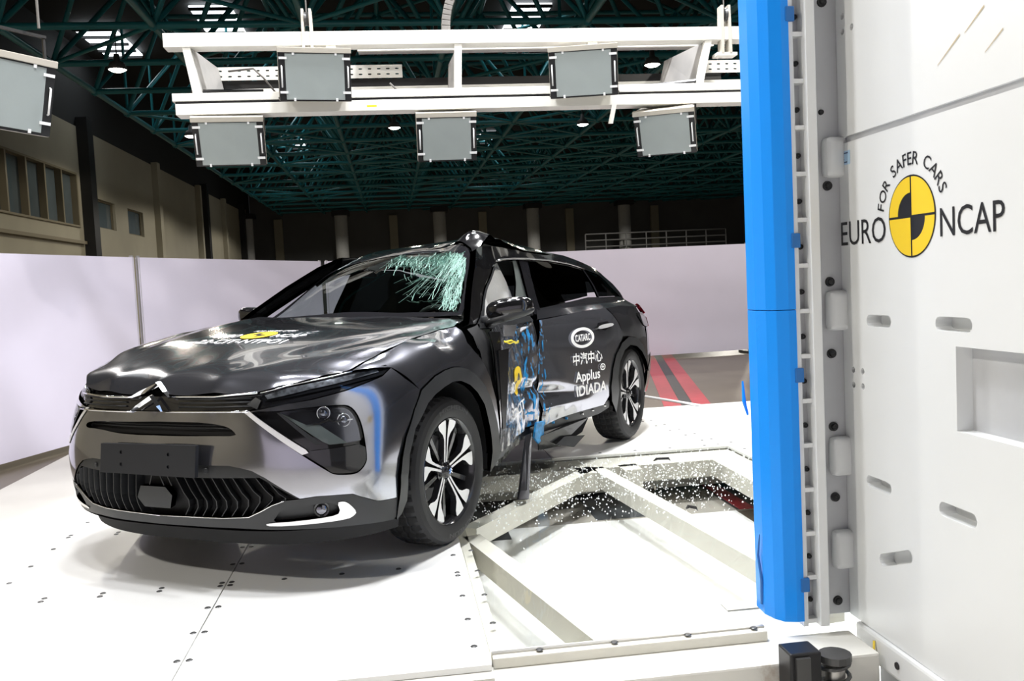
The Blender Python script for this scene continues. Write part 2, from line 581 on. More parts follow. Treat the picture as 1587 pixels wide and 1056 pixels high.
for n, (p, q, r) in enumerate(members):
    if n < 300:
        MB().tube([p, q], r, 6, False).build('strut', M['teal'], truss, True, fix=False)
    else:
        rest.tube([p, q], r, 5, False)
tag(rest.build('far_struts', M['teal'], truss, True, fix=False), kind='stuff')
proto = None
for n, p in enumerate(sorted(list(bot.values()) + list(top.values()), key=lambda q: (q - CAM_POS).length)):
    if proto is None:
        proto = MB().lathe((0, 0, 0), (0, 0, 1), [(0.002, -0.13), (0.09, -0.09), (0.13, 0), (0.09, 0.09), (0.002, 0.13)], 8).build('node', M['teal'], truss, True, at=p)
    else:
        put(proto, 'node', truss, p)

# skylights in the roof sheet
for i, (a, b, l) in enumerate(((-25, -4.3, 'skylight above the left end of the light gantry'), (-25, 5.3, 'skylight above the middle of the light gantry'), (-48.5, -4.6, 'far skylight seen below the left gantry lamps'), (-48.5, 6.6, 'far skylight seen right of the middle gantry lamp'), (-27, -8.2, 'skylight beside the top of the left wall'), (-36, -3.6, 'skylight seen through the left bay of the gantry'))):
    o = tag(MB().hbox(a - 1.7, a + 1.7, b - 0.6, b + 0.6, 9.66, 9.72).build('window_%d' % (i + 4), M['sky']), 'bright roof ' + l, kind='structure')
    for k in range(5):
        MB().hbox(a - 1.7 + k * 0.85 - 0.05, a - 1.7 + k * 0.85 + 0.05, b - 0.6, b + 0.6, 9.58, 9.66).build('glazing_bar', M['roof'], o)

# high-bay lamps hanging from the truss
for a, b, l in ((-16.6, -5.2, 'above the left hall wall, nearest the office windows'), (-25.4, -5.5, 'left of the lower left floodlight'), (-24.8, 0.9, 'between the lower left and middle floodlights'), (-25.1, 7.1, 'between the lower middle and right floodlights'), (-17.0, 7.1, 'seen inside the right bay of the gantry'), (-25.2, 13.25, 'beside the blue pole')):
    t = thing('high_bay_lamp', 'glowing high-bay lamp ' + l, 'lamp', G(a, b, 6.3), 'high-bay lamps under the roof')
    MB().lathe(G(a, b, 6.3), (0, 0, 1), [(0.19, 0.0), (0.21, 0.02), (0.15, 0.16), (0.07, 0.2), (0.06, 0.34), (0.002, 0.36)], 20).build('shade', M['lamp_shell'], t, True)
    MB().lathe(G(a, b, 6.3), (0, 0, 1), [(0.002, -0.06), (0.12, -0.035), (0.188, 0.005), (0.002, 0.01)], 20).build('lens', M['lamp_glow'], t, True)
    MB().tube([G(a, b, 6.64), G(a, b, 7.1)], 0.015, 6).build('cord', M['lamp_shell'], t)
    d = bpy.data.lights.new('high_bay_and_fill_light', 'SPOT')
    d.energy, d.spot_size, d.shadow_soft_size, d.color = 420, math.radians(165), 0.18, (1, 0.93, 0.78)
    lo = bpy.data.objects.new('high_bay_and_fill_light', d)
    COL.objects.link(lo)
    lo.location = (0, 0, -0.1)
    lo.parent = t

# spots without lamps added to light the hall, near the viewer and deep inside
for a, b in ((-8, -5.3), (-8, 7.1), (4, -5.3), (4, 7.1), (-36, -2), (-36, 7), (-36, 16), (-50, -2), (-50, 7), (-50, 16)):
    d = bpy.data.lights.new('high_bay_and_fill_light', 'SPOT')
    d.energy, d.spot_size, d.shadow_soft_size, d.color = 1000, math.radians(165), 0.18, (1, 0.95, 0.86)
    lo = bpy.data.objects.new('high_bay_and_fill_light', d)
    COL.objects.link(lo)
    lo.location = G(a, b, 6.3)

# lavender screens standing around the bay
def screen(name, label, p, q, z1=1.7, n=1):
    a, b = V((p[0], p[1])), V((q[0], q[1]))
    tt = (b - a).normalized()
    nn = V((-tt.y, tt.x)) * 0.02
    t = thing('screen_panel', label, 'screen', G((a.x + b.x) / 2, (a.y + b.y) / 2, FLOOR), 'lavender screens around the sled')
    mb = MB()
    quad = [a - nn, b - nn, b + nn, a + nn]
    mb.hexa([G(c.x, c.y, FLOOR + 0.07) for c in quad] + [G(c.x, c.y, z1) for c in quad])
    mb.build('board', M['screen'], t)
    for k in (0, 1):
        c = a + (b - a) * (0.004 + 0.992 * k)
        MB().tube([G(c.x, c.y, FLOOR), G(c.x, c.y, z1 + 0.02)], 0.022, 8).build('post', M['alu'], t)
        c2 = a + (b - a) * (0.01 + 0.98 * k)
        n2 = nn * 14
        MB().box(G(c2.x, c2.y, FLOOR + 0.025), (E1 * n2.x + E2 * n2.y), (E1 * tt.x + E2 * tt.y) * 0.03, (0, 0, 0.02)).build('foot', M['bolt_grey'], t)
    return t


screen('s', 'lavender screen board at the left edge, before the office wall', (-2.2, -3.72), (-6.25, -2.40))
screen('s', 'lavender screen board behind the car hood', (-6.33, -2.37), (-10.60, -0.62))
screen('s', 'long lavender screen board behind the car roof and tail', (-10.68, -0.55), (-11.2, 7.0))
screen('s', 'narrow lavender screen board beside the blue pole', (-11.13, 7.06), (-10.7, 8.9))

# unseen lavender boards added behind the viewer to reflect in the car's nose
tag(MB().hbox(7.6, 7.66, -5.5, 1.9, FLOOR + 0.05, 2.3).build('wall_reflector', M['screen']), 'unseen lavender boards added behind the viewer for reflections', kind='structure')


# ------------------------------------------------------------------ the sled the car stands on
sled = thing('crash_sled', 'white bolted steel sled platform under the car', 'platform', G(-0.7, 0.5, FLOOR))
GA0, GA1, GB0, GB1 = -1.36, 1.78, 0.79, 2.80      # opening with the glass panel
XN, XF, BL, BR = 1.86, -3.34, -1.27, 4.4
def deck(a0, a1, b0, b1):
    g = 0.0025
    return MB().hbox(a0 + g, a1 - g, b0 + g, b1 - g, -0.02, 0).build('deck_plate', M['deck'], sled)
deck(-0.62 - 0.02, XN, BL, -0.22)
deck(XF, -0.64, BL, -0.22)
deck(-1.36, XN, -0.22, GB0)
deck(XF, -1.36, -0.22, 1.55)
deck(XF, -1.36, 1.55, BR)
deck(-1.36, 1.70, GB1, BR)
MB().hbox(XF + 0.05, XN - 0.03, BL + 0.04, GB0 - 0.02, FLOOR + 0.03, -0.02).build('underframe', M['frame_white'], sled)
MB().hbox(XF + 0.05, GA0 - 0.02, GB0 - 0.02, BR - 0.05, FLOOR + 0.03, -0.02).build('underframe', M['frame_white'], sled)
MB().hbox(GA0, 1.66, GB1 + 0.02, BR - 0.05, FLOOR + 0.03, -0.02).build('underframe', M['frame_white'], sled)
MB().hbox(XN - 0.03, XN + 0.05, BL, GB0, FLOOR + 0.05, -0.022).build('front_beam', M['frame_white'], sled)
# near cross beam below the glass, with the clamp rail on it
MB().hbox(GA1 + 0.02, GA1 + 0.22, GB0, 2.02, FLOOR + 0.02, -0.03).build('cross_beam', M['frame_white'], sled, bevel=0.008)
MB().hbox(GA1 - 0.02, GA1 + 0.05, GB0 + 0.005, 1.72, -0.03, 0.006).build('clamp_rail', M['beam_cream'], sled, bevel=0.006)
MB().hbox(GA1 + 0.005, GA1 + 0.02, GB0 + 0.005, 1.72, 0.006, 0.012).build('rail_lip', M['steel'], sled)
# frame around the opening (cream flange seen through the glass)
MB().hbox(GA0, GA0 + 0.30, GB0, GB1, -0.14, -0.03).build('opening_frame', M['beam_cream'], sled)
MB().hbox(GA0 + 0.3, 1.7, GB1 - 0.22, GB1, -0.14, -0.03).build('opening_frame', M['beam_cream'], sled)
MB().hbox(GA0 + 0.3, GA1, GB0, GB0 + 0.05, -0.16, -0.03).build('opening_frame', M['beam_cream'], sled)
# zigzag beams
def brace(p, q, w=0.09):
    a, b = V((p[0], p[1])), V((q[0], q[1]))
    t = (b - a).normalized()
    n = V((-t.y, t.x)) * w / 2
    c = [a - n, b - n, b + n, a + n]
    MB().hexa([G(v.x, v.y, -0.13) for v in c] + [G(v.x, v.y, -0.03) for v in c]).build('brace', M['beam_cream'], sled)
brace((0.12, 0.86), (-1.12, 1.78))
brace((-1.10, 1.80), (1.5, 2.12))
brace((0.26, 0.86), (1.74, 1.22))
for b in (1.66, 1.95):
    MB().hbox(GA0 + 0.24, GA0 + 0.42, b, b + 0.12, -0.15, -0.03).build('joint_block', M['beam_cream'], sled)
gl = glass_mat('clear_deck_glass', (0.985, 0.992, 0.988), 0.07)
MB().hbox(GA0 + 0.004, GA1 - 0.03, GB0 + 0.004, GB1 - 0.004, -0.024, -0.004).build('glass_panel', gl, sled)
# bolts on the deck plates: each a countersunk head
proto = MB().lathe(V((0, 0, 0)), (0, 0, 1), [(0.0005, 0.003), (0.009, 0.003), (0.0125, 0.0005)], 10).build('bolt', M['bolt_grey'], sled, at=G(0.77, -0.95, 0))
spots = []
for b in (-0.24, -0.20):
    spots += [(a, b) for a in (1.58, 1.33, 1.07, 0.81, 0.77, 0.51, 0.24, -0.02, -0.27)]
for b in (-0.95, -0.72, -0.485):
    spots += [(0.77, b), (0.81, b), (-0.21, b), (-0.25, b), (-0.65, b)]
spots += [(a, -1.19) for a in (1.3, 1.04, 0.77, 0.51, 0.27, -0.01, -0.22, -0.26, -0.52, -0.8)]
for b in (0.745,):
    spots += [(a, b) for a in (1.70, 1.45, 1.2, 0.95, 0.91, 0.66, 0.40)]
spots += [(a, 0.83) for a in (1.5, 1.2, 0.9, 0.6)]
spots += [(GA1 + 0.028, b) for b in (0.95, 1.2, 1.45, 1.68)]
spots += [(-1.41, b) for b in (1.9, 2.15, 2.4, 2.65, 2.75)] + [(a, 2.86) for a in (-1.45, -1.2, -0.95, -0.7)] + [(-1.6 - 0.25 * k, 2.7 - 0.04 * k) for k in range(5)] + [(-1.63 - 0.25 * k, 2.78 - 0.04 * k) for k in range(5)]
spots += [(0.79, 0.02), (0.79, 0.26), (0.79, 0.5)]
for a, b in spots:
    if (a, b) != (0.77, -0.95):
        z = 0.012 if abs(a - GA1 - 0.028) < 0.001 else (-0.004 if b == 0.83 else 0.0)
        put(proto, 'bolt', sled, G(a, b, z))

# hall floor below the glass: near plate painted white to stand in for glare, dark mats and the painted stripe far
tag(MB().hbox(-0.72, 1.76, 0.83, 2.6, FLOOR, FLOOR + 0.012).build('pit_plate', M['pit_white']), 'floor plate under the near half of the glass, white for glare', kind='structure')
tag(MB().hbox(-2.6, -0.74, 0.83, 4.2, FLOOR, FLOOR + 0.004).build('pit_floor', M['pit_pale']), 'pale floor under the far half of the glass', kind='structure')
for i, (a0, a1, b0, b1, z) in enumerate(((-1.5, -0.78, 1.72, 2.05, 0.006), (-2.2, -0.76, 2.62, 2.98, 0.006), (-2.6, -1.72, 0.83, 3.3, 0.005), (-1.3, -0.5, 0.85, 1.15, 0.014))):
    tag(MB().hbox(a0, a1, b0, b1, FLOOR, FLOOR + z).build('trim_%d' % (i + 4), M['pit_dark']), ['dark floor mat under the middle of the glass', 'black guide stripe seen through the glass', 'dark floor strip along the far side of the pit', 'dark floor mat beside the front tyre under glass'][i], kind='structure')
for i, (b0, b1) in enumerate(((2.64, 2.74), (2.84, 2.96))):
    tag(MB().hbox(-2.0, -0.76, b0, b1, FLOOR, FLOOR + 0.009).build('trim_%d' % (i + 8), M['red']), ['left red floor band seen through the glass', 'right red floor band seen through the glass'][i], kind='structure')

# broken safety glass strewn over the glass panel: crumbs past counting
rnd = random.Random(3)
mb = MB()
for k in range(2300):
    while True:
        a, b = rnd.gauss(-0.55, 0.5), rnd.uniform(0.8, 2.78)
        if -1.3 < a < 1.0 and (a < 0.25 or rnd.random() < 0.25):
            break
    s = rnd.uniform(0.0025, 0.0065)
    c = G(a, b, -0.004)
    t = rnd.uniform(0, 6.28)
    u = V((math.cos(t), math.sin(t), 0)) * s
    w = V((-math.sin(t), math.cos(t), 0)) * s * rnd.uniform(0.5, 1)
    mb.add([c + u, c + w, c - u, c - w, c + V((0, 0, s * 1.2))], [(0, 1, 4), (1, 2, 4), (2, 3, 4), (3, 0, 4)])
M['crumb'] = material('glass_crumb', (0.82, 0.86, 0.85), 0.25)
tag(mb.build('glass_crumbs', M['crumb'], fix=False), 'white crumbs of safety glass strewn over the sled window', 'broken glass', kind='stuff')
M['black_plastic'] = material('black_plastic', (0.015, 0.015, 0.017), 0.35)
for (a, b, s, r, l) in ((-1.02, 2.22, 0.055, 0.4, 'bent black plastic shard lying on the far glass'), (0.22, 2.0, 0.04, 1.1, 'small black plastic sliver lying on the middle of the glass')):
    c = G(a, b, -0.003)
    u, w = E2 * math.cos(r) * s + E1 * math.sin(r) * s, E1 * 0.018
    tag(MB().prism([c - u, c - u * 0.6 + V((0, 0, 0.022)), c + u * 0.8 + V((0, 0, 0.026)), c + u + V((0, 0, 0.004)), c + u * 0.7 + V((0, 0, 0.012)), c - u * 0.5 + V((0, 0, 0.01))], w).build('plastic_shard', M['black_plastic']), l, 'debris')
# fallen steel flat bar beside the pole
tag(MB().hbox(1.55, 1.62, 1.66, 1.80, 0, 0.006).build('flat_bar', M['steel']), 'grey steel flat bar lying on the deck beside the pole', 'bar')
# white tether rope behind the car
rp = [G(-3.2, 3.25, 0.01), G(-4.0, 2.9, 0.03), G(-5.0, 2.72, 0.06), G(-5.4, 2.62, 0.09), G(-6.0, 2.45, 0.16)]
t = thing('tether_rope', 'white tether rope with tied label behind the rear wheel', 'rope', G(-3.2, 3.25, 0))
MB().tube(rp, 0.012, 6).build('cord', M['clip'], t, True)
MB().box(rp[2] + V((0, 0, 0.02)), E2 * 0.10 + E1 * 0.02, E1 * 0.05, (0, 0, 0.035)).build('knot', M['clip'], t, bevel=0.012)
MB().box(rp[3] + V((0, 0, 0.0)), E2 * 0.07, E1 * 0.02, (0, 0, 0.02)).build('tape', M['clip'], t)


# ------------------------------------------------------------------ barrier block with the impact pole
FB = 2.06          # e2 of the barrier face
barrier = thing('barrier_block', 'huge white steel barrier block with yellow round emblem', 'barrier', G(2.4, 2.3, FLOOR))
def face(a, z, d):
    return G(a, FB + d, z)
holes = [slot(1.965, 1.03, 0.145, 0.038, 0.0), slot(2.35, 1.035, 0.165, 0.04, 0.0), slot(1.945, 0.50, 0.15, 0.038, 0.0), slot(2.355, 0.505, 0.17, 0.042, 0.0), slot(2.035, 0.285, 0.20, 0.04, 0.36)]
for cx, cz in ((1.80, 0.86), (1.86, 0.86), (1.80, 0.81), (1.86, 0.81), (1.78, 2.03), (1.84, 1.98), (1.78, 1.98)):
    holes.append(disc(cx, cz, 0.011, n=10))
slab = MB()
big = [(2.36, 0.74), (2.95, 0.74), (2.95, 0.975), (2.36, 0.975)]
OUT = [(1.737, 0.0), (4.4, 0.0), (4.4, 1.617), (1.737, 1.617)]
plate(slab, OUT, holes[:5] + holes[5:9] + [big], face, 0.5, 0.05)
slab.build('lower_slab', M['barrier'], barrier)
slab2 = MB()
plate(slab2, [(1.737, 1.638), (4.4, 1.638), (4.4, 4.2), (1.737, 4.2)], holes[9:], face, 0.5, 0.03)
slab2.build('upper_slab', M['barrier'], barrier)
MB().hbox(1.76, 4.4, FB + 0.012, FB + 0.5, 1.60, 1.66).build('joint_strip', M['barrier_grey'], barrier)
# deep square pocket behind the slab opening
pk = MB()
a0, a1, z0, z1, d = 2.36, 2.95, 0.74, 0.975, 0.30
pk.add([face(a0, z0, 0.049), face(a1, z0, 0.049), face(a1, z1, 0.049), face(a0, z1, 0.049)], [(0, 1, 2, 3)])
pk.build('pocket_back', M['barrier_grey'], barrier, fix=False)
# base skirt and foot plate below the slab
MB().hbox(1.80, 4.4, FB - 0.015, FB + 0.4, -0.10, -0.002).build('skirt', M['barrier'], barrier, bevel=0.01)
MB().hbox(1.86, 4.4, FB + 0.04, FB + 0.5, FLOOR, -0.10).build('plinth', M['barrier_grey'], barrier)
MB().lathe(G(2.06, FB - 0.016, -0.05), -E2, [(0.0005, 0.004), (0.011, 0.004), (0.012, 0)], 12).build('bolt', M['bolt_black'], barrier)

# the emblem and lettering printed on the face (z centre 1.345, a centre 2.155)
def onface(pts, a, z, off=0.0015):
    return [face(a + x, z + y, -off) for x, y in pts]
def print_poly(loop, name, mat, off, parent=barrier, hole=None):
    vs, fs = cdt(loop, [hole] if hole else [])
    return MB().add([face(x, y, -off) for x, y in vs], fs).build(name, mat, parent, fix=False)
CA, CZ, RA = 2.160, 1.345, 0.121
print_poly(disc(CA, CZ, RA, n=48), 'emblem_rim', M['ink'], 0.0010)
for q in range(4):
    s = math.pi / 2 * q
    g = 0.0035
    ro, ri = RA - 0.006, 0.066
    cx, cy = CA + g * (1 if q in (0, 3) else -1), CZ + g * (1 if q in (0, 1) else -1)
    if q in (1, 3):
        loop = disc(cx, cy, ro - 0.003, n=16, a0=s, a1=s + math.pi / 2) + disc(cx, cy, ri, n=12, a0=s + math.pi / 2, a1=s)
    else:
        loop = [(cx, cy)] + disc(cx, cy, ro - 0.003, n=16, a0=s, a1=s + math.pi / 2)
    print_poly(loop, 'emblem_quarter', M['yellow'], 0.0018)
def face_text(body, x0, x1, z0, z1, name, bold=0.0):
    p, f = fit_text(body, x0, x1, z0, z1, bold)
    return MB().add([face(x, y, -0.0015) for x, y in p], f).build(name, M['ink'], barrier, fix=False)
face_text('EURO', 1.742, 2.020, 1.277, 1.357, 'lettering')
face_text('NCAP', 2.300, 2.568, 1.277, 1.357, 'lettering')
# arched line FOR SAFER CARS
arc = 'FOR SAFER CARS'
R0 = 0.150
ws = []
for ch in arc:
    p, f = text_shape(ch, 0.054, 0.0003) if ch != ' ' else ([(0, 0), (0.020, 0)], [])
    a, b, c, d = bounds(p)
    ws.append((p, f, a, b - a))
gap = (math.radians(150) * (R0 + 0.014) - sum(w[3] for w in ws)) / (len(ws) - 1)
ang = math.radians(95 + 75)
for p, f, a, w in ws:
    th = ang - (w / 2) / (R0 + 0.014)
    c, s = math.cos(th - math.pi / 2), math.sin(th - math.pi / 2)
    if f:
        MB().add([face(CA + (x - a - w / 2) * c - (y + R0) * s, CZ + (x - a - w / 2) * s + (y + R0) * c, -0.0015) for x, y in p], f).build('letter', M['ink'], barrier, fix=False)
    ang -= (w + gap) / (R0 + 0.014)
# pale blue asset label and tan scuffs
print_poly([(1.748, 1.545), (1.812, 1.545), (1.812, 1.590), (1.748, 1.590)], 'asset_label', M['label_blue'], 0.001)
for z, x1 in ((1.583, 1.80), (1.572, 1.77), (1.563, 1.775), (1.553, 1.795)):
    print_poly([(1.753, z - 0.0022), (x1, z - 0.0022), (x1, z + 0.0022), (1.753, z + 0.0022)], 'label_line', M['label_ink'], 0.0018)
for x, z, l, w in ((2.30, 1.745, 0.10, 0.006), (2.42, 1.80, 0.08, 0.006), (2.50, 1.73, 0.07, 0.005)):
    print_poly([(x, z), (x + l, z + l * 0.55), (x + l, z + l * 0.55 + w), (x, z + w * 0.4)], 'scuff_mark', M['scuff'], 0.0012)

# bolted side plate, flange, ladder web and weld blocks between pole and block
ZT_ = 3.9
side = MB().hbox(1.60, 1.735, 1.93, FB + 0.02, 0.003, ZT_).build('bolt_plate', M['barrier_grey'], barrier)
MB().hbox(1.70, 1.835, 1.905, 1.937, 0.003, ZT_).build('flange', M['barrier'], barrier, bevel=0.003)
proto = MB().lathe(V((0, 0, 0)), E1, [(0.0005, 0.012), (0.008, 0.0125), (0.011, 0.0068), (0.0155, 0.007), (0.0168, 0.0)], 14, (0, 0, 1)).build('bolt', M['bolt_black'], barrier, True, sharp=30, at=G(1.735, 2.012, 2.09))
for z in (1.482, 1.158, 0.913, 0.661, 0.415, 0.05, 2.41, 2.74, 3.05):
    put(proto, 'bolt', barrier, G(1.735, 2.016, z))
small = MB().lathe(V((0, 0, 0)), E1, [(0.0005, 0.008), (0.008, 0.008), (0.010, 0.0)], 10, (0, 0, 1)).build('bolt', M['bolt_black'], barrier, at=G(1.735, 2.0, 1.728))
for z in (1.575, 1.06, 0.56, 0.235, 2.25):
    w = MB()
    w.box(G(1.75, 2.035, z), E1 * 0.025, E2 * 0.04, (0, 0, 0.068))
    w.build('weld_block', M['barrier'], barrier, True, bevel=0.022, sharp=60)
# ladder web: stile, shelves and hidden bolts
web = MB().hbox(1.62, 1.775, 1.868, 1.91, 0.003, ZT_).build('web_back', M['barrier_grey'], barrier)
MB().hbox(1.62, 1.812, 1.855, 1.872, 0.0, ZT_).build('stile', M['barrier'], barrier)
shelf = MB().hbox(1.775, 1.812, 1.870, 1.910, 0, 0.014).build('shelf', M['barrier'], barrier)
z = 0.01
k = 0
while z < 2.6:
    if k:
        put(shelf, 'shelf', barrier, barrier.location + V((0, 0, z)))
    else:
        shelf.location = (0, 0, z)
    put(small, 'bolt', barrier, G(1.776, 1.895, z + 0.07))
    z += 0.150
    k += 1

pole = thing('impact_pole', 'bright blue vertical impact pole on the barrier block', 'pole', G(1.68, 1.80, 0.02))
prof = [(1.818, 1.856), (1.818, 1.830), (1.805, 1.792), (1.772, 1.770), (1.72, 1.756), (1.64, 1.760), (1.585, 1.80), (1.57, 1.856)]
for z0, z1 in ((0.02, 1.072), (1.074, 3.9)):
    MB().prism([G(a, b, z0) for a, b in prof], (0, 0, z1 - z0)).build('pole_cover', M['blue'], pole, bevel=0.002)
for z in (2.03, 1.30, 0.855, 0.145):
    MB().hbox(1.80, 1.822, 1.845, 1.876, z - 0.024, z + 0.024).build('tab', M['blue_tab'], pole, bevel=0.004)
MB().tube([G(1.70, 1.757, 0.05), G(1.71, 1.752, 0.14), G(1.69, 1.750, 0.22), G(1.715, 1.748, 0.30)], [0.007, 0.005, 0.004, 0.002], 6).build('tape_shred', M['blue_tab'], pole)
MB().tube([G(1.60, 1.765, 0.70), G(1.62, 1.745, 0.75), G(1.60, 1.75, 0.82)], [0.004, 0.0068, 0.003], 6).build('tape_shred', M['blue'], pole)

# buffer: black block and coil spring at the foot of the pole
buf = thing('buffer', 'black buffer block at the foot of the blue pole', 'buffer', G(2.07, 1.72, FLOOR))
MB().hbox(2.01, 2.10, 1.675, 1.775, -0.085, 0.040).build('block', M['bolt_black'], buf, bevel=0.006)
MB().hbox(2.10, 2.112, 1.69, 1.735, -0.07, 0.028).build('cap_plate', M['bolt_grey'], buf)
MB().hbox(2.03, 2.09, 1.69, 1.76, FLOOR, -0.085).build('foot', M['bolt_black'], buf)
spr = thing('coil_spring', 'small coil spring beside the black buffer block', 'spring', G(2.06, 1.838, FLOOR))
MB().tube([G(2.06 + 0.042 * math.cos(t * 0.4), 1.838 + 0.042 * math.sin(t * 0.4), -0.285 + 0.0028 * t) for t in range(0, 100)], 0.007, 6).build('coil', M['bolt_grey'], spr, True)
MB().lathe(G(2.06, 1.838, FLOOR), (0, 0, 1), [(0.001, 0), (0.030, 0), (0.030, 0.29), (0.001, 0.29)], 12).build('rod', M['steel'], spr, True, sharp=40)
MB().lathe(G(2.06, 1.838, FLOOR), (0, 0, 1), [(0.001, 0.29), (0.050, 0.29), (0.050, 0.312), (0.001, 0.312)], 14).build('seat', M['bolt_grey'], spr)
tag(MB().tube([G(1.93, 2.04, -0.02), G(1.945, 2.03, -0.06), G(1.94, 2.035, -0.12), G(1.95, 2.03, -0.2), G(1.95, 2.03, -0.3)], 0.004, 8).build('hose', M['hose'], smooth=True), 'thin yellow hose hanging below the barrier face', 'hose')


# ------------------------------------------------------------------ lighting gantry
GP = -2.89
gantry = thing('light_gantry', 'white steel lighting gantry hanging above the car', 'gantry', G(GP, 1.4, 2.64))
def hb(name, mat, *b, bevel=0.0):
    return MB().hbox(*b).build(name, mat, gantry, bevel=bevel)
hb('top_beam', M['gantry'], GP - 0.16, GP, -1.14, 4.2, 3.185, 3.295, bevel=0.004)
hb('lower_beam', M['gantry'], GP - 0.18, GP, -1.08, 4.2, 2.655, 2.742, bevel=0.004)
hb('lower_beam', M['gantry'], GP - 0.18, GP, -1.10, 4.2, 2.762, 2.825, bevel=0.004)
hb('beam_slot', M['bezel'], GP - 0.16, GP - 0.012, -1.08, 4.2, 2.742, 2.762)
hb('rear_beam', M['gantry'], GP - 1.35, GP - 1.2, -1.1, 4.2, 3.02, 3.11, bevel=0.004)
hb('sheet', M['gantry_grey'], GP - 1.33, GP - 0.9, 0.35, 3.7, 3.44, 3.46)
hb('sheet_edge', M['gantry'], GP - 0.92, GP - 0.88, 0.35, 3.7, 3.36, 3.39)
def strut(t0, t1, w=0.06):
    c = [(t0[0] - w / 2, t0[1]), (t0[0] + w / 2, t0[1]), (t1[0] + w / 2, t1[1]), (t1[0] - w / 2, t1[1])]
    MB().prism([G(GP - 0.01, b, z) for b, z in c], -E1 * 0.05).build('strut', M['gantry'], gantry)
strut((-0.97, 3.19), (-0.91, 2.82))
strut((1.19, 3.19), (1.17, 2.82))
strut((3.33, 3.19), (3.24, 2.82))
for b0, b1 in ((-0.95, -0.90), (1.19, 1.17), (3.31, 3.24)):
    MB().prism([G(GP - 0.06, b0, 3.185), G(GP - 1.2, b0, 3.3), G(GP - 1.2, b1, 3.02), G(GP - 0.06, b1, 2.82)], E2 * 0.02).build('gusset_plate', M['gantry_grey'], gantry)
hb('hanger_post', M['gantry'], GP - 0.06, GP - 0.01, 0.12, 0.20, 3.09, 3.19)
hb('hanger_post', M['gantry'], GP - 0.06, GP - 0.01, 2.28, 2.36, 3.09, 3.19)
# perforated cable tray on the rear side: real holes
def tray(b0, b1, z0):
    n = int((b1 - b0) / 0.085)
    hs = [slot(b0 + 0.05 + k * 0.085, z0 + 0.035 + r * 0.05, 0.035, 0.014, n=3) for k in range(n) for r in (0, 1)]
    return plate(MB(), [(b0, z0), (b1, z0), (b1, z0 + 0.12), (b0, z0 + 0.12)], hs, lambda x, y, d: G(GP - 1.18 - d, x, y), 0.01)
tray(-1.05, 0.75, 3.185).build('cable_tray', M['gantry'], gantry)
tray(3.55, 4.2, 3.175).build('cable_tray', M['gantry'], gantry)
hb('dark_tray', M['bezel'], GP - 1.3, GP - 1.24, -1.05, 3.9, 3.12, 3.19)
hb('label_plate', M['yellow'], GP, GP + 0.001, 0.42, 0.50, 2.685, 2.70)
# hanging brackets and stray cables
MB().prism([G(GP + 0.005, 2.50, 2.66), G(GP + 0.005, 2.46, 2.50), G(GP + 0.005, 2.42, 2.50), G(GP + 0.005, 2.46, 2.66)], E1 * 0.008).build('bracket', M['gantry'], gantry)
MB().tube([G(GP - 0.3, -0.3, 2.84), G(GP - 0.3, -0.42, 3.0), G(GP - 0.3, -0.5, 3.08), G(GP - 0.3, -0.7, 3.06)], 0.008, 6).build('cable', M['chain'], gantry, True)
MB().tube([G(GP - 0.3, 0.72, 2.83), G(GP - 0.35, 0.62, 2.95)], 0.008, 6).build('cable', M['chain'], gantry, True)
# pulleys with their suspension wires
for b in (-0.02, 3.48):
    for s in (-1, 1):
        MB().prism([G(GP + 0.02, b + s * 0.035 - 0.012, 3.06), G(GP + 0.02, b + s * 0.035 + 0.012, 3.06), G(GP + 0.02, b + s * 0.030 + 0.010, 3.47), G(GP + 0.02, b + s * 0.030 - 0.010, 3.47)], -E1 * 0.10).build('pulley_cheek', M['housing'], gantry)
    MB().lathe(G(GP - 0.03, b - 0.02, 3.40), E2, [(0.001, 0), (0.06, 0), (0.05, 0.02), (0.06, 0.04), (0.001, 0.04)], 16).build('pulley_wheel', M['bolt_grey'], gantry, True, sharp=30)
    MB().tube([G(GP - 0.03, b, 3.42), G(GP - 0.03, b, 7.0)], 0.006, 5).build('wire', M['chain'], gantry)
    MB().hbox(GP - 0.1, GP + 0.02, b - 0.09, b + 0.09, 3.05, 3.075).build('pulley_base', M['gantry'], gantry)

# cable chain curving up from the gantry: each link is a piece
ch = thing('cable_chain', 'grey segmented cable chain curving up from the gantry', 'cable chain', G(GP - 0.1, 1.1, 3.3))
prev = None
for k in range(17):
    t = k / 16
    b = 1.10 + 0.30 * (1 - math.cos(t * 1.7)) * 0.75
    z = 3.30 + 0.42 * math.sin(t * 1.7)
    p = G(GP - 0.1, b, z)
    if prev:
        d = (p - prev)
        u = d.normalized()
        n = E1.cross(u)
        MB().box((p + prev) / 2, u * d.length * 0.46, E1 * 0.05, n * 0.035).build('link', M['chain'], ch, bevel=0.004)
    prev = p

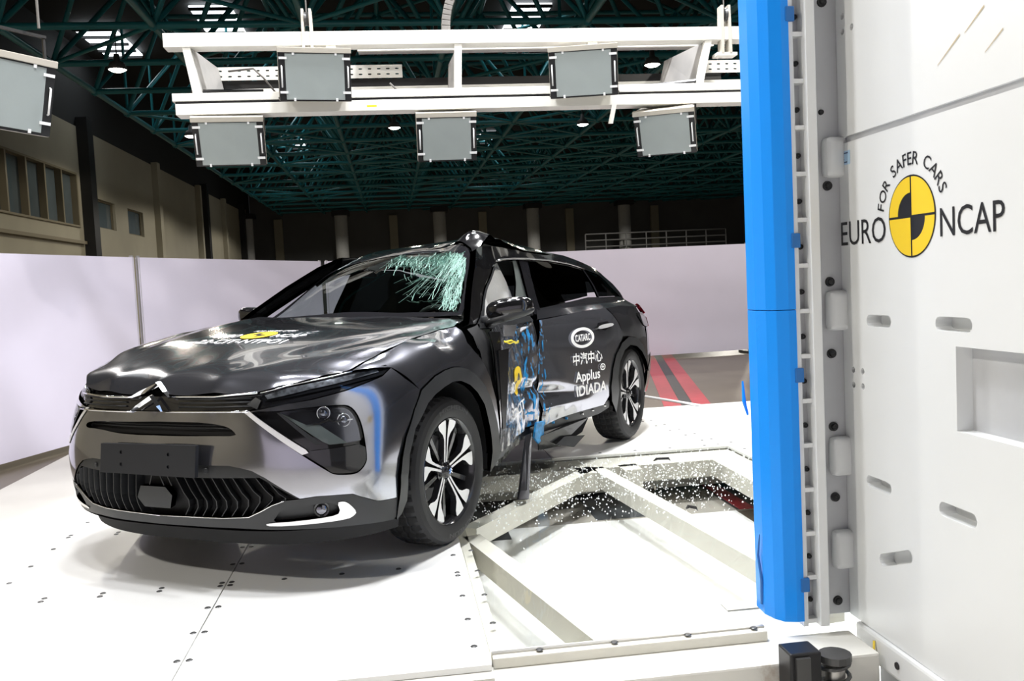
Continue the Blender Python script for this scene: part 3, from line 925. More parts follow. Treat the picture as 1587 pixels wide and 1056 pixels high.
# floodlights: housing, black bezel, frosted glass, clips, handles and yoke
def floodlight(label, c, facing, w=0.56, h=0.40, roll=0.0, yoke=1, depth=0.30):
    t = thing('floodlight', label, 'floodlight', c, 'floodlights of the gantry')
    n = facing.normalized()
    x = V((0, 0, 1)).cross(n).normalized()
    y = n.cross(x)
    x, y = x * math.cos(roll) + y * math.sin(roll), -x * math.sin(roll) + y * math.cos(roll)
    P = lambda a, b, d: c + x * a + y * b + n * d
    W, H = w / 2, h / 2
    k = 0.80
    MB().hexa([P(-W * k, -H * k, -depth), P(W * k, -H * k, -depth), P(W * k, H * k, -depth), P(-W * k, H * k, -depth), P(-W, -H, -0.02), P(W, -H, -0.02), P(W, H, -0.02), P(-W, H, -0.02)]).build('housing', M['housing'], t, bevel=0.012)
    MB().box(P(0, H - 0.012, 0.0), x * W, y * 0.020, n * 0.025).build('hood_rim', M['housing'], t, bevel=0.004)
    MB().box(P(0, -0.01, -0.008), x * (W - 0.005), y * (H - 0.015), n * 0.014).build('bezel', M['bezel'], t, bevel=0.004)
    gx, gy = W * 0.80, H * 0.86
    MB().box(P(0, -0.01, 0.008), x * gx, y * gy, n * 0.006).build('diffuser', M['diffuser'], t, bevel=0.002)
    for sx, sy, hor in ((-1, 0.74, 1), (1, 0.74, 1), (-1, -0.74, 1), (1, -0.74, 1), (-0.72, 1, 0), (0.72, 1, 0), (-0.72, -1, 0), (0.72, -1, 0)):
        if hor:
            MB().box(P(sx * (gx + 0.016), sy * gy, 0.018), x * 0.030, y * 0.009, n * 0.004).build('clip', M['clip'], t)
        else:
            MB().box(P(sx * gx, sy * gy - 0.01, 0.018), x * 0.008, y * 0.012, n * 0.004).build('clip', M['clip'], t)
    for s in (-1, 1):
        MB().tube([P(s * (W - 0.028), -0.09, 0.0), P(s * (W - 0.028), -0.085, 0.03), P(s * (W - 0.028), 0.065, 0.03), P(s * (W - 0.028), 0.07, 0.0)], 0.006, 6).build('handle', M['clip'], t, True)
        if yoke:
            up = V((0, 0, 0.36 if yoke > 0 else -0.2))
            p0 = P(s * (W * 0.93 + 0.012), 0.02, -0.12)
            MB().box(p0 + up / 2, x * 0.006, V((0, 0, 1)) * (up.length / 2), n * 0.02).build('yoke_arm', M['bezel'], t)
    if yoke:
        MB().box(P(0, 0.02, -0.12) + up, x * (W * 0.95 + 0.018), V((0, 0, 0.008)), n * 0.03).build('yoke_bar', M['bezel'], t)
    return t


tow = (CAM_POS - G(GP, 1.4, 2.7)).normalized()
def dirn(yaw, down):
    a = math.atan2(tow.y, tow.x) + math.radians(yaw)
    d = math.radians(down)
    return V((math.cos(a) * math.cos(d), math.sin(a) * math.cos(d), -math.sin(d)))
floodlight('grey floodlight mounted on the left half of the gantry beam', G(GP + 0.26, 0.04, 2.885), dirn(14, 14), yoke=-1)
floodlight('grey floodlight mounted on the right half of the gantry beam', G(GP + 0.26, 2.17, 2.875), dirn(-6, 14), yoke=-1)
floodlight('grey floodlight hanging below the left end of the gantry', G(GP - 0.05, -0.69, 2.44), dirn(10, 24))
floodlight('grey floodlight hanging below the middle of the gantry', G(GP - 0.05, 1.06, 2.43), dirn(6, 18), w=0.50)
floodlight('grey floodlight hanging below the right end of the gantry', G(GP - 0.05, 2.93, 2.42), dirn(-18, 26), w=0.52)
el = floodlight('grey floodlight cut by the left edge of the picture', G(-0.98, -1.63, 2.45), dirn(38, 10), w=0.56, h=0.44, roll=-0.12)
for s_ in (-0.2, 0.2):
    MB().tube([el.location + E2 * s_ - E1 * 0.1 + V((0, 0, 0.38)), el.location + E2 * s_ - E1 * 0.1 + V((0, 0, 7.2))], 0.008, 6).build('hanger_rod', M['chain'], el)


# ------------------------------------------------------------------ car: smooth body surfaces
class Spline2:
    """thin-plate surface through scattered control points"""

    def __init__(self, P, val, smooth=1e-6):
        P = np.array(P, float)
        n = len(P)
        d = np.linalg.norm(P[:, None] - P[None], axis=2)
        K = np.where(d > 0, d * d * np.log(np.maximum(d, 1e-9)), 0) + np.eye(n) * smooth
        A = np.zeros((n + 3, n + 3))
        A[:n, :n] = K
        A[:n, n] = 1
        A[:n, n + 1:] = P
        A[n:, :n] = A[:n, n:].T
        b = np.zeros(n + 3)
        b[:n] = val
        self.P, self.w = P, np.linalg.solve(A, b)

    def __call__(self, Q):
        Q = np.atleast_2d(np.array(Q, float))
        d = np.linalg.norm(Q[:, None] - self.P[None], axis=2)
        K = np.where(d > 0, d * d * np.log(np.maximum(d, 1e-9)), 0)
        n = len(self.P)
        return K @ self.w[:n] + self.w[n] + Q @ self.w[n + 1:]


def wobble(q, amp, freq, seed):
    r = np.random.RandomState(seed)
    s = np.zeros(len(q))
    for k in range(7):
        a = r.uniform(0, 2 * np.pi)
        f = freq * r.uniform(0.5, 1.7)
        s += np.sin(f * (q[:, 0] * np.cos(a) + q[:, 1] * np.sin(a)) + r.uniform(0, 6.28)) / 7 ** 0.5
    return amp * s


# nose: radius about a vertical axis at the front axle, over (angle, height)
NOSE_PTS = []
for z, row in (
        (0.20, ((.850, 0), (.838, .3), (.785, .57), (.665, .76), (.545, .85), (.42, .89))),
        (0.28, ((.878, 0), (.865, .3), (.81, .58), (.685, .775), (.56, .865), (.42, .905))),
        (0.40, ((.900, 0), (.888, .3), (.83, .6), (.70, .79), (.57, .885), (.42, .93))),
        (0.50, ((.905, 0), (.893, .3), (.835, .6), (.71, .79), (.575, .89), (.42, .935))),
        (0.60, ((.890, 0), (.878, .3), (.825, .6), (.70, .785), (.565, .885), (.42, .932))),
        (0.70, ((.872, 0), (.860, .3), (.80, .6), (.675, .775), (.54, .875), (.40, .925))),
        (0.78, ((.872, 0), (.858, .3), (.79, .58), (.65, .755), (.50, .86), (.37, .91))),
        (0.84, ((.850, 0), (.835, .3), (.76, .57), (.61, .735), (.46, .835), (.33, .885))),
        (0.90, ((.80, 0), (.785, .3), (.70, .55), (.55, .70), (.41, .79), (.29, .84)))):
    for x, y in row:
        NOSE_PTS.append((x, y, z))
        if y:
            NOSE_PTS.append((x - (0.022 if 0.5 < y < 0.87 else 0.0), -y + (0.020 if 0.5 < y < 0.9 else 0.0), z))
_n = np.array(NOSE_PTS)
_nose = Spline2(np.c_[np.arctan2(_n[:, 1], _n[:, 0]), _n[:, 2]], np.hypot(_n[:, 0], _n[:, 1]), 1e-5)


def nose(u, v, off=0.0):
    """u angle, v height"""
    u, v = np.asarray(u, float).ravel(), np.asarray(v, float).ravel()
    r = _nose(np.c_[u, v]) + off
    return np.c_[r * np.cos(u), r * np.sin(u), v]


# hood: height over (x, y)
HOOD_PTS = []
for x, row in (
        (0.90, ((0, .755), (.3, .755), (.55, .752), (.75, .75))),
        (0.87, ((0, .803), (.3, .803), (.55, .800), (.75, .797))),
        (0.83, ((0, .856), (.3, .854), (.55, .847), (.75, .838))),
        (0.72, ((0, .905), (.3, .901), (.55, .890), (.70, .868), (.8, .835))),
        (0.55, ((0, .950), (.3, .945), (.55, .928), (.70, .905), (.82, .86))),
        (0.30, ((0, .995), (.3, .989), (.55, .968), (.72, .940), (.85, .885))),
        (0.00, ((0, 1.022), (.3, 1.016), (.55, .998), (.74, .972), (.85, .925))),
        (-0.25, ((0, 1.037), (.3, 1.032), (.55, 1.016), (.76, .992), (.86, .95))),
        (-0.50, ((0, 1.045), (.3, 1.042), (.55, 1.028), (.78, 1.008), (.88, .965))),
        (-0.75, ((0, 1.06), (.3, 1.057), (.55, 1.043), (.78, 1.020), (.88, .98)))):
    for y, z in row:
        HOOD_PTS.append((x, y, z))
        if y:
            HOOD_PTS.append((x, -y, z + (0.045 * (y / 0.75) ** 2 if x < 0.6 else 0.018 * (y / 0.75) ** 2)))
_h = np.array(HOOD_PTS)
_hood = Spline2(_h[:, :2], _h[:, 2], 1e-5)


def hood(u, v, off=0.0):
    u, v = np.asarray(u, float).ravel(), np.asarray(v, float).ravel()
    z = _hood(np.c_[u, v])
    # power-dome: middle field raised between two creases that open towards the windscreen
    e = 0.40 + 0.30 * np.clip((0.62 - u) / 1.1, 0, 1) ** 0.7
    t = np.clip((np.abs(v) - e + 0.06) / 0.12, 0, 1)
    k = np.clip((0.62 - u) / 0.30, 0, 1)
    z = z + (0.008 * (1 - t * t * (3 - 2 * t)) - 0.006 * np.exp(-((np.abs(v) - e - 0.05) / 0.06) ** 2)) * k * k * (3 - 2 * k)
    # plan sweep of the leading edge
    k = np.clip(u / 0.87, 0, 1)
    return np.c_[u - (0.1667 * v ** 2 + 0.76 * v ** 6) * k * k * (3 - 2 * k), v, z + off]


# body side (left): y over (x, z)
SIDE_PTS = []
for x, row in (
        (0.45, ((.25, .885), (.40, .928), (.55, .932), (.70, .912), (.80, .875), (.90, .77))),
        (0.20, ((.25, .90), (.40, .935), (.60, .94), (.75, .928), (.85, .895), (.93, .81), (.97, .72))),
        (0.00, ((.25, .90), (.40, .935), (.60, .94), (.78, .928), (.88, .895), (.95, .83), (.985, .74))),
        (-0.30, ((.25, .90), (.40, .925), (.60, .93), (.80, .918), (.90, .895), (.97, .85), (1.01, .78))),
        (-0.55, ((.25, .89), (.40, .915), (.60, .92), (.80, .912), (.92, .895), (1.0, .84))),
        (-1.00, ((.25, .885), (.40, .905), (.60, .905), (.80, .902), (.92, .89), (1.02, .835))),
        (-1.50, ((.25, .885), (.40, .905), (.60, .905), (.80, .902), (.92, .89), (1.04, .83))),
        (-2.00, ((.25, .885), (.40, .910), (.60, .910), (.80, .908), (.92, .897), (1.05, .83))),
        (-2.40, ((.25, .89), (.40, .928), (.60, .933), (.78, .930), (.90, .915), (1.06, .82))),
        (-2.80, ((.25, .90), (.40, .938), (.60, .942), (.78, .935), (.90, .915), (1.05, .82))),
        (-3.10, ((.25, .89), (.40, .930), (.60, .935), (.78, .922), (.90, .895), (1.04, .80))),
        (-3.40, ((.25, .83), (.40, .870), (.60, .880), (.78, .868), (.90, .835), (1.03, .74))),
        (-3.60, ((.25, .74), (.40, .79), (.60, .80), (.78, .79), (.90, .75), (1.02, .66)))):
    for z, y in row:
        SIDE_PTS.append((x, z, y))
_s = np.array(SIDE_PTS)
_side = Spline2(_s[:, :2], _s[:, 2], 1e-5)
# pole dent: how far the side is pushed in, over x (knots) and faded towards the roof
DENT_X = np.array([-3.2, -2.45, -2.25, -1.95, -1.70, -1.52, -1.40, -1.25, -1.10, -0.95, -0.80, -0.65, -0.50, 1.0])
DENT_D = np.array([0.0, 0.0, 0.02, 0.075, 0.135, 0.195, 0.212, 0.200, 0.170, 0.130, 0.085, 0.035, 0.0, 0.0])


def dent(x, z):
    s = np.interp(x, DENT_X[:], DENT_D[:])
    return s * np.clip(1.06 - 0.15 * np.abs(z - 0.7), 0, 1)


def side(u, v, off=0.0, crush=True):
    """u = x, v = z"""
    u, v = np.asarray(u, float).ravel(), np.asarray(v, float).ravel()
    y = _side(np.c_[u, v])
    if crush:
        y = y - dent(u, v)
    return np.c_[u, y + off, v]


# front wing: radius about a level axis at (y .55, z .62), over (x, angle)
_wp = [(x, math.atan2(z - 0.62, y - 0.55), math.hypot(z - 0.62, y - 0.55)) for x, z, y in SIDE_PTS if x > -0.9]
for x, row in ((0.30, ((.60, .958), (.72, .938))), (0.0, ((.62, .992), (.74, .971))), (-0.25, ((.62, 1.011), (.76, .991))), (-0.50, ((.62, 1.025), (.78, 1.007))), (0.45, ((.60, .925), (.70, .903)))):
    for y, z in row:
        _wp.append((x, math.atan2(z - 0.62, y - 0.55), math.hypot(z - 0.62, y - 0.55)))
_wp = np.array(_wp)
_wing = Spline2(np.c_[_wp[:, 0], _wp[:, 1] * 0.5], _wp[:, 2], 2e-4)


def wing(u, v, off=0.0):
    """u = x, v = angle up from level"""
    u, v = np.asarray(u, float).ravel(), np.asarray(v, float).ravel()
    r = _wing(np.c_[u, v * 0.5]) + off
    return np.c_[u, 0.55 + r * np.cos(v), 0.62 + r * np.sin(v)]


# windscreen and roof: height over (x, y); the left roof edge is buckled upwards behind the A-pillar
CAN_PTS = []
for y, row in (
        (-.70, ((-.64, 1.03), (-.95, 1.15), (-1.2, 1.22), (-1.6, 1.27), (-2.2, 1.28), (-2.8, 1.20), (-3.3, 1.03))),
        (-.55, ((-.66, 1.045), (-.90, 1.20), (-1.1, 1.30), (-1.35, 1.375), (-1.6, 1.42), (-2.1, 1.425), (-2.6, 1.36), (-3.1, 1.21), (-3.6, 1.02))),
        (-.30, ((-.62, 1.042), (-.85, 1.215), (-1.05, 1.340), (-1.3, 1.43), (-1.6, 1.470), (-2.1, 1.475), (-2.6, 1.40), (-3.1, 1.24), (-3.6, 1.03))),
        (0.00, ((-.57, 1.037), (-.80, 1.21), (-1.0, 1.335), (-1.2, 1.43), (-1.5, 1.482), (-1.9, 1.50), (-2.5, 1.42), (-3.0, 1.27), (-3.6, 1.04))),
        (0.30, ((-.56, 1.034), (-.80, 1.21), (-1.0, 1.335), (-1.15, 1.425), (-1.4, 1.490), (-1.8, 1.49), (-2.4, 1.41), (-2.9, 1.28), (-3.6, 1.04))),
        (0.52, ((-.53, 1.027), (-.75, 1.190), (-.95, 1.335), (-1.06, 1.41), (-1.20, 1.497), (-1.35, 1.487), (-1.6, 1.452), (-2.04, 1.418), (-2.5, 1.36), (-2.85, 1.30), (-3.3, 1.16), (-3.6, 1.045))),
        (0.64, ((-.50, 1.023), (-.68, 1.13), (-.86, 1.27), (-1.0, 1.35), (-1.2, 1.40), (-1.6, 1.37), (-2.1, 1.36), (-2.6, 1.29), (-3.2, 1.12))),
        (0.74, ((-.47, 1.02), (-.60, 1.07)))):
    for x, z in row:
        CAN_PTS.append((x, y, z))
_c = np.array(CAN_PTS)
_can = Spline2(_c[:, :2], _c[:, 2], 2e-5)


def canopy(u, v, off=0.0):
    u, v = np.asarray(u, float).ravel(), np.asarray(v, float).ravel()
    return np.c_[u, v, _can(np.c_[u, v]) + off]


# left flank of the cabin: y over (x, z)
FLK_PTS = []
for z, row in (
        (1.00, ((-.45, .80), (-.70, .765), (-1.0, .70), (-1.2, .66), (-1.35, .645), (-1.6, .68), (-2.0, .76), (-2.4, .80), (-2.8, .805), (-3.2, .75), (-3.6, .64))),
        (1.10, ((-.60, .745), (-.85, .695), (-1.1, .645), (-1.35, .622), (-1.6, .652), (-2.0, .73), (-2.4, .765), (-2.8, .76), (-3.2, .69), (-3.6, .58))),
        (1.20, ((-.75, .690), (-.95, .650), (-1.15, .62), (-1.35, .602), (-1.6, .628), (-2.0, .69), (-2.4, .718), (-2.8, .705), (-3.2, .64))),
        (1.30, ((-.90, .635), (-1.05, .61), (-1.2, .588), (-1.35, .58), (-1.6, .60), (-2.0, .645), (-2.4, .662), (-2.8, .63), (-3.1, .57))),
        (1.40, ((-1.03, .57), (-1.2, .555), (-1.4, .55), (-1.6, .565), (-2.0, .58), (-2.4, .585)))):
    for x, y in row:
        FLK_PTS.append((x, z, y))
_f = np.array(FLK_PTS)
_flk = Spline2(_f[:, :2], _f[:, 2], 2e-5)


def flank(u, v, off=0.0):
    u, v = np.asarray(u, float).ravel(), np.asarray(v, float).ravel()
    return np.c_[u, _flk(np.c_[u, v]) + off, v]


# outlines of the body pieces, in the (u, v) of the surface each lies on
T = {
    'bumper': [(0.4845,0.7396), (0.5463,0.7461), (0.6567,0.7644), (0.7663,0.7741), (0.9179,0.7986), (1.0958,0.8381), (1.1604,0.8664), (1.2081,0.8161), (1.2853,0.7602), (1.2133,0.6872), (1.1424,0.5783), (1.1125,0.4941), (1.0987,0.4201), (1.0989,0.3331), (1.0408,0.3355), (0.9977,0.3396), (0.9235,0.3731), (0.8932,0.3889), (0.8587,0.3913), (0.7552,0.3961), (0.6954,0.3908), (0.6376,0.4315), (0.5687,0.4806), (0.5155,0.5093), (0.4719,0.5193), (0.4139,0.5286), (0.243,0.5265)],
    'headlight': [(0.5298,0.744), (0.6044,0.7393), (0.776,0.7486), (0.8853,0.7478), (0.9151,0.7385), (0.9366,0.7108), (0.9511,0.6606), (0.9552,0.5892), (0.9569,0.5252), (0.9486,0.5029), (0.9332,0.4842), (0.9108,0.4692), (0.8784,0.4686), (0.8267,0.4754), (0.8037,0.491), (0.7058,0.5688), (0.6006,0.6543), (0.5185,0.7266)],
    'lens': [(0.6373,0.7328), (0.7755,0.7436), (0.8819,0.7431), (0.9116,0.7338), (0.9309,0.7089), (0.9455,0.6587), (0.9494,0.5964), (0.8878,0.5942), (0.8195,0.5942), (0.7921,0.6095), (0.7155,0.6757)],
    'lens_bar': [(0.6246,0.7334), (0.6398,0.7326), (0.7869,0.605), (0.765,0.5994)],
    'lens_chrome': [(0.7352,0.6794), (0.7866,0.6828), (0.8299,0.6964), (0.8435,0.6851), (0.9196,0.6873), (0.9189,0.6822), (0.8426,0.6776), (0.8266,0.6892), (0.7883,0.6751)],
    'proj_a': [(0.7969,0.7344), (0.8224,0.7372), (0.8304,0.7215), (0.8206,0.7023), (0.8005,0.6991), (0.7874,0.7153)],
    'proj_b': [(0.8753,0.7172), (0.9065,0.7191), (0.9212,0.6973), (0.9136,0.6625), (0.8836,0.6455), (0.8553,0.6587), (0.8515,0.6893)],
    'gloss': [(0.7278,0.5772), (0.7896,0.5795), (0.862,0.5819), (0.9535,0.5855), (0.9543,0.5256), (0.9462,0.5059), (0.9308,0.4873), (0.9085,0.4735), (0.8281,0.4791), (0.8062,0.4934)],
    'slash': [(0.4787,0.7471), (0.5131,0.7442), (0.7283,0.5848), (0.7368,0.5715), (0.7128,0.5658), (0.5072,0.7268)],
    'drl': [(0.5632,0.8125), (0.671,0.8348), (0.9492,0.8674), (1.1414,0.8788), (1.159,0.8692), (1.1102,0.8446), (0.9246,0.8205), (0.7697,0.8009), (0.5794,0.7776), (0.5605,0.7954)],
    'drl_core': [(0.5797,0.8023), (0.6704,0.8252), (0.9444,0.8564), (1.0882,0.8675), (1.091,0.8568), (0.9298,0.8351), (0.7718,0.8155), (0.5903,0.7872)],
    'drl_shadow': [(0.5603,0.815), (0.5519,0.7535), (0.5464,0.7486), (0.7666,0.7765), (0.9186,0.8011), (1.0973,0.8406), (1.1642,0.8715), (1.1432,0.8813), (0.9508,0.8711), (0.6712,0.8396)],
    'diamond': [(0.5016,0.7693), (0.541,0.7958), (0.5632,0.783), (0.5464,0.7486)],
    'slot': [(-0.4978,0.6653), (-0.4822,0.6804), (-0.4071,0.6898), (-0.0357,0.6978), (0.235,0.6999), (0.34,0.6924), (0.4074,0.6835), (0.4416,0.6662), (0.4562,0.6461), (0.337,0.6437), (-0.0321,0.6392), (-0.2513,0.6441), (-0.4029,0.6565), (-0.4769,0.6554)],
    'grille': [(0.005,0.476), (0.2437,0.4767), (0.5457,0.4834), (0.568,0.4702), (0.6373,0.4263), (0.6882,0.3913), (0.6346,0.3865), (0.5885,0.3717), (0.5388,0.3446), (0.4861,0.3216), (0.3629,0.3119), (-0.0369,0.3104)],
    'band': [(0.007,0.5297), (0.243,0.5265), (0.4139,0.5286), (0.4719,0.5193), (0.5155,0.5093), (0.5687,0.4806), (0.6376,0.4315), (0.6954,0.3908), (0.6881,0.3886), (0.6324,0.4265), (0.5678,0.4676), (0.5455,0.4808), (0.2435,0.474), (0.005,0.476)],
    'lip': [(-0.0381,0.3074), (0.3623,0.309), (0.4856,0.3174), (0.5385,0.3419), (0.5883,0.369), (0.6345,0.3851), (0.6952,0.3881), (0.7552,0.3948), (0.8586,0.39), (0.8932,0.3876), (0.9235,0.3718), (0.9978,0.3368), (1.0992,0.3302), (1.1092,0.2533), (1.081,0.2375), (0.9035,0.2516), (0.7156,0.259), (0.54,0.2626), (0.4417,0.266), (-0.0583,0.2643)],
    'fogpocket': [(0.6274,0.3542), (0.7563,0.3637), (0.8309,0.3601), (0.8447,0.3145), (0.8101,0.3025), (0.6779,0.2959), (0.5755,0.2885)],
    'blade': [(0.5511,0.2857), (0.5759,0.2927), (0.678,0.2973), (0.8077,0.3042), (0.8447,0.3158), (0.8321,0.3608), (0.8505,0.3628), (0.8652,0.3593), (0.8842,0.3414), (0.907,0.31), (0.895,0.2954), (0.872,0.2853), (0.7534,0.2811), (0.5743,0.277)],
    'fog': [(0.7745,0.3372)],
    'sensor': [(0.298,0.505), (0.8352,0.4187)],
    'arch_front': [(1.0989,0.3331), (1.1001,0.4198), (1.1125,0.4941), (1.1424,0.5783), (1.2087,0.6852), (1.2845,0.7589), (1.1995,0.6069), (1.1542,0.505), (1.1404,0.4111), (1.1422,0.3084), (1.1241,0.2553), (1.0846,0.2366), (1.1054,0.2543)],
    'arch_top': [(0.2611,0.3545), (0.1372,0.4604), (0.0444,0.4961), (-0.0443,0.5088), (-0.1108,0.4925), (-0.1791,0.4541), (-0.2601,0.36), (-0.3381,0.2281), (-0.4051,0.0093), (-0.4504,-0.2267), (-0.4755,-0.3997), (-0.4894,-0.5518), (-0.5086,-0.7223), (-0.3914,-0.6085), (-0.3777,-0.3796), (-0.319,-0.0268), (-0.245,0.1577), (-0.1677,0.2758), (-0.0812,0.3453), (-0.0069,0.3592), (0.0798,0.3272), (0.1625,0.2761), (0.2327,0.2013)],
    'arch': [(0.4656,0.3337), (0.4782,0.4222), (0.465,0.4957), (0.4275,0.5786), (0.3463,0.6838), (0.2637,0.7576), (0.1402,0.804), (0.0459,0.8198), (-0.0424,0.8252), (-0.1082,0.8182), (-0.1765,0.8016), (-0.2587,0.7611), (-0.3348,0.7073), (-0.398,0.6245), (-0.4416,0.536), (-0.4688,0.4653), (-0.4886,0.3949), (-0.5274,0.3197), (-0.3995,0.2521), (-0.4049,0.3607), (-0.3722,0.4719), (-0.3179,0.61), (-0.2431,0.6809), (-0.1638,0.7286), (-0.0785,0.7574), (-0.0069,0.763), (0.0817,0.7503), (0.1628,0.7287), (0.2351,0.6985), (0.3605,0.6057), (0.4167,0.5055), (0.4293,0.4117), (0.4053,0.3051), (0.4237,0.2502), (0.4562,0.2333)],
    'wing': [(0.3623,0.7018), (0.2606,0.3579), (0.1357,0.4671), (0.0426,0.5029), (-0.0462,0.5156), (-0.1127,0.4995), (-0.1806,0.4611), (-0.2685,0.3657), (-0.3466,0.234), (-0.4138,0.0149), (-0.4587,-0.2217), (-0.4836,-0.3954), (-0.5063,-0.5927), (-0.507,-0.4128), (-0.4847,-0.0207), (-0.4318,0.2933), (-0.3627,0.5085), (-0.3007,0.6301), (-0.2715,0.7381), (-0.2997,0.8873), (-0.3022,0.9805), (-0.2899,0.9856), (-0.2262,1.0687), (-0.033,1.0397), (0.2279,0.9563), (0.3698,0.9319), (0.5489,0.8473)],
    'hoodL': [(0.8303,-0.0001), (0.8605,0.0695), (0.8603,0.2013), (0.8589,0.357), (0.8537,0.4534), (0.8536,0.4857), (0.8479,0.5415), (0.8329,0.5903), (0.8163,0.6349), (0.7975,0.6757), (0.7488,0.7031), (0.6597,0.721), (0.4575,0.7381), (0.2165,0.741), (-0.0503,0.7456), (-0.2388,0.7448), (-0.3782,0.7522), (-0.4618,0.7189), (-0.4,0.5022), (-0.3335,0.1665)],
    'fdoor': [(-0.9631,0.966), (-1.2182,0.9588), (-1.4642,0.9675), (-1.5384,0.9382), (-1.5116,0.7906), (-1.4917,0.5505), (-1.4889,0.389), (-1.5145,0.2542), (-1.4551,0.2318), (-1.1497,0.2487), (-0.8581,0.2581), (-0.665,0.3437), (-0.567,0.533), (-0.5714,0.7015), (-0.5759,0.8528)],
    'rdoor': [(-1.5887,0.9593), (-1.8224,0.9734), (-2.0944,0.9919), (-2.4024,0.9936), (-2.5102,0.8857), (-2.5572,0.7897), (-2.4581,0.7284), (-2.3554,0.6242), (-2.2957,0.4954), (-2.2947,0.3963), (-2.2292,0.3332), (-1.9372,0.3314), (-1.7272,0.3202), (-1.5355,0.2918), (-1.5142,0.5477), (-1.5247,0.7894)],
    'handle': [(-2.1455,0.8784), (-2.2253,0.8906), (-2.3467,0.8914), (-2.3539,0.8728), (-2.2429,0.8626), (-2.1459,0.8608)],
    'rcladding': [(-2.3172,0.3479), (-2.2874,0.4514), (-2.3201,0.5737), (-2.3797,0.6671), (-2.4858,0.7399), (-2.652,0.7733), (-2.8362,0.7498), (-2.968,0.6857), (-3.062,0.5933), (-3.1044,0.4741), (-3.0499,0.5547), (-2.9363,0.6394), (-2.8185,0.6886), (-2.661,0.7114), (-2.5268,0.6856), (-2.434,0.6163), (-2.392,0.5067), (-2.4089,0.3903), (-2.4331,0.2484)],
    'quarter': [(-2.4223,0.9926), (-2.751,0.9964), (-3.1696,0.9684), (-3.1585,0.8465), (-3.1644,0.6695), (-3.1306,0.4712), (-3.1044,0.4741), (-3.062,0.5933), (-2.9696,0.6905), (-2.8378,0.7545), (-2.6541,0.7778), (-2.5531,0.7807), (-2.5305,0.8752)],
    'sillr': [(-1.5355,0.2918), (-1.7272,0.3202), (-1.9372,0.3314), (-2.2292,0.3332), (-2.2956,0.3917), (-2.311,0.3124), (-2.1493,0.2866), (-1.9132,0.2615), (-1.699,0.2574), (-1.5643,0.2295)],
    'apillar': [(-0.6023,1.0086), (-0.8095,1.101), (-1.0396,1.2166), (-1.2311,1.2877), (-1.4677,1.3385), (-1.2225,1.4048), (-1.1723,1.4041), (-1.0087,1.3557), (-0.7715,1.2449)],
    'dwin': [(-0.6023,1.0086), (-0.8095,1.101), (-1.0396,1.2166), (-1.2311,1.2877), (-1.343,1.3189), (-1.5518,1.3464), (-1.514,1.1957), (-1.4663,1.0762), (-1.3555,0.9821)],
    'bpillar': [(-1.5518,1.3464), (-1.6802,1.3418), (-1.6531,1.2333), (-1.6463,1.0386), (-1.611,1.0116), (-1.4406,1.0131), (-1.4663,1.0762), (-1.514,1.1957)],
    'rwin': [(-1.6974,1.3417), (-1.9725,1.3319), (-2.2564,1.3081), (-2.466,1.269), (-2.3802,1.1718), (-2.3183,1.0861), (-1.9949,1.0637), (-1.6531,1.0382), (-1.6607,1.2331)],
    'qwin': [(-2.4858,1.2641), (-2.7255,1.2279), (-2.874,1.1616), (-3.0419,1.0622), (-2.6029,1.0759), (-2.3351,1.0809), (-2.4035,1.1712)],
    'toprail': [(-1.2262,1.4088), (-1.4924,1.3752), (-2.0258,1.3677), (-2.3689,1.3405), (-2.5818,1.3071), (-2.8084,1.2724), (-2.7382,1.2328), (-2.4956,1.2688), (-2.2636,1.3127), (-1.9785,1.3363), (-1.5546,1.3505), (-1.2706,1.3111)],
    'beltstrip': [(-1.6509,1.0342), (-1.9922,1.0595), (-2.3141,1.0817), (-3.0247,1.0576), (-3.1195,1.0394), (-2.5618,1.0442), (-2.2056,1.032), (-1.6358,1.0061)],
    'ws': [(-1.0713,-0.4526), (-1.1396,-0.301), (-1.1651,-0.0767), (-1.185,0.1436), (-2.2799,-0.0974), (-0.9997,0.5818), (-0.7819,0.6373), (-0.5071,0.722), (-0.5576,0.407), (-0.5803,-0.0066), (-0.6517,-0.4927)],
}


# ------------------------------------------------------------------ car: materials
M['paint'] = material('dark_grey_metallic_paint', (0.36, 0.365, 0.41), 0.16, 0.95, coat=1.0, coat_rough=0.03)
M['roof_black'] = material('gloss_black_paint', (0.008, 0.008, 0.009), 0.12, coat=1.0, coat_rough=0.02)
M['clad'] = material('grey_plastic_cladding', (0.024, 0.025, 0.027), 0.42, bump=0.04, bscale=400)
M['fin'] = material('dark_grille_plastic', (0.017, 0.018, 0.020), 0.42)
M['void'] = material('black_inner_plastic', (0.006, 0.006, 0.007), 0.7)
M['gloss'] = material('gloss_black_plastic', (0.012, 0.012, 0.014), 0.08, coat=0.6)
M['chrome'] = material('chrome', (0.86, 0.86, 0.88), 0.09, 1.0)
M['satin'] = material('satin_silver', (0.80, 0.80, 0.81), 0.22, 1.0)
M['blade'] = material('bright_silver_blade', (0.88, 0.88, 0.88), 0.35, 0.6)
M['platepl'] = material('slate_number_plate', (0.014, 0.015, 0.019), 0.45)
M['lampglass'] = glass_mat('clear_lamp_glass', (0.80, 0.82, 0.84), 0.12)
M['drlcore'] = material('light_guide', (0.16, 0.165, 0.18), 0.2, 0.5, var=0.7, vscale=45)
M['bowl'] = material('dark_chrome_bowl', (0.20, 0.20, 0.23), 0.15, 0.9)
M['screenglass'] = glass_mat('windscreen_glass', (0.62, 0.70, 0.67), 0.11)
M['tint'] = glass_mat('privacy_glass', (0.012, 0.015, 0.015), 0.11)
M['crack'] = material('shattered_glass_white', (0.23, 0.41, 0.35), 0.4, emit=None)
M['tyre'] = material('tyre_rubber', (0.014, 0.014, 0.015), 0.6, bump=0.05, bscale=300)
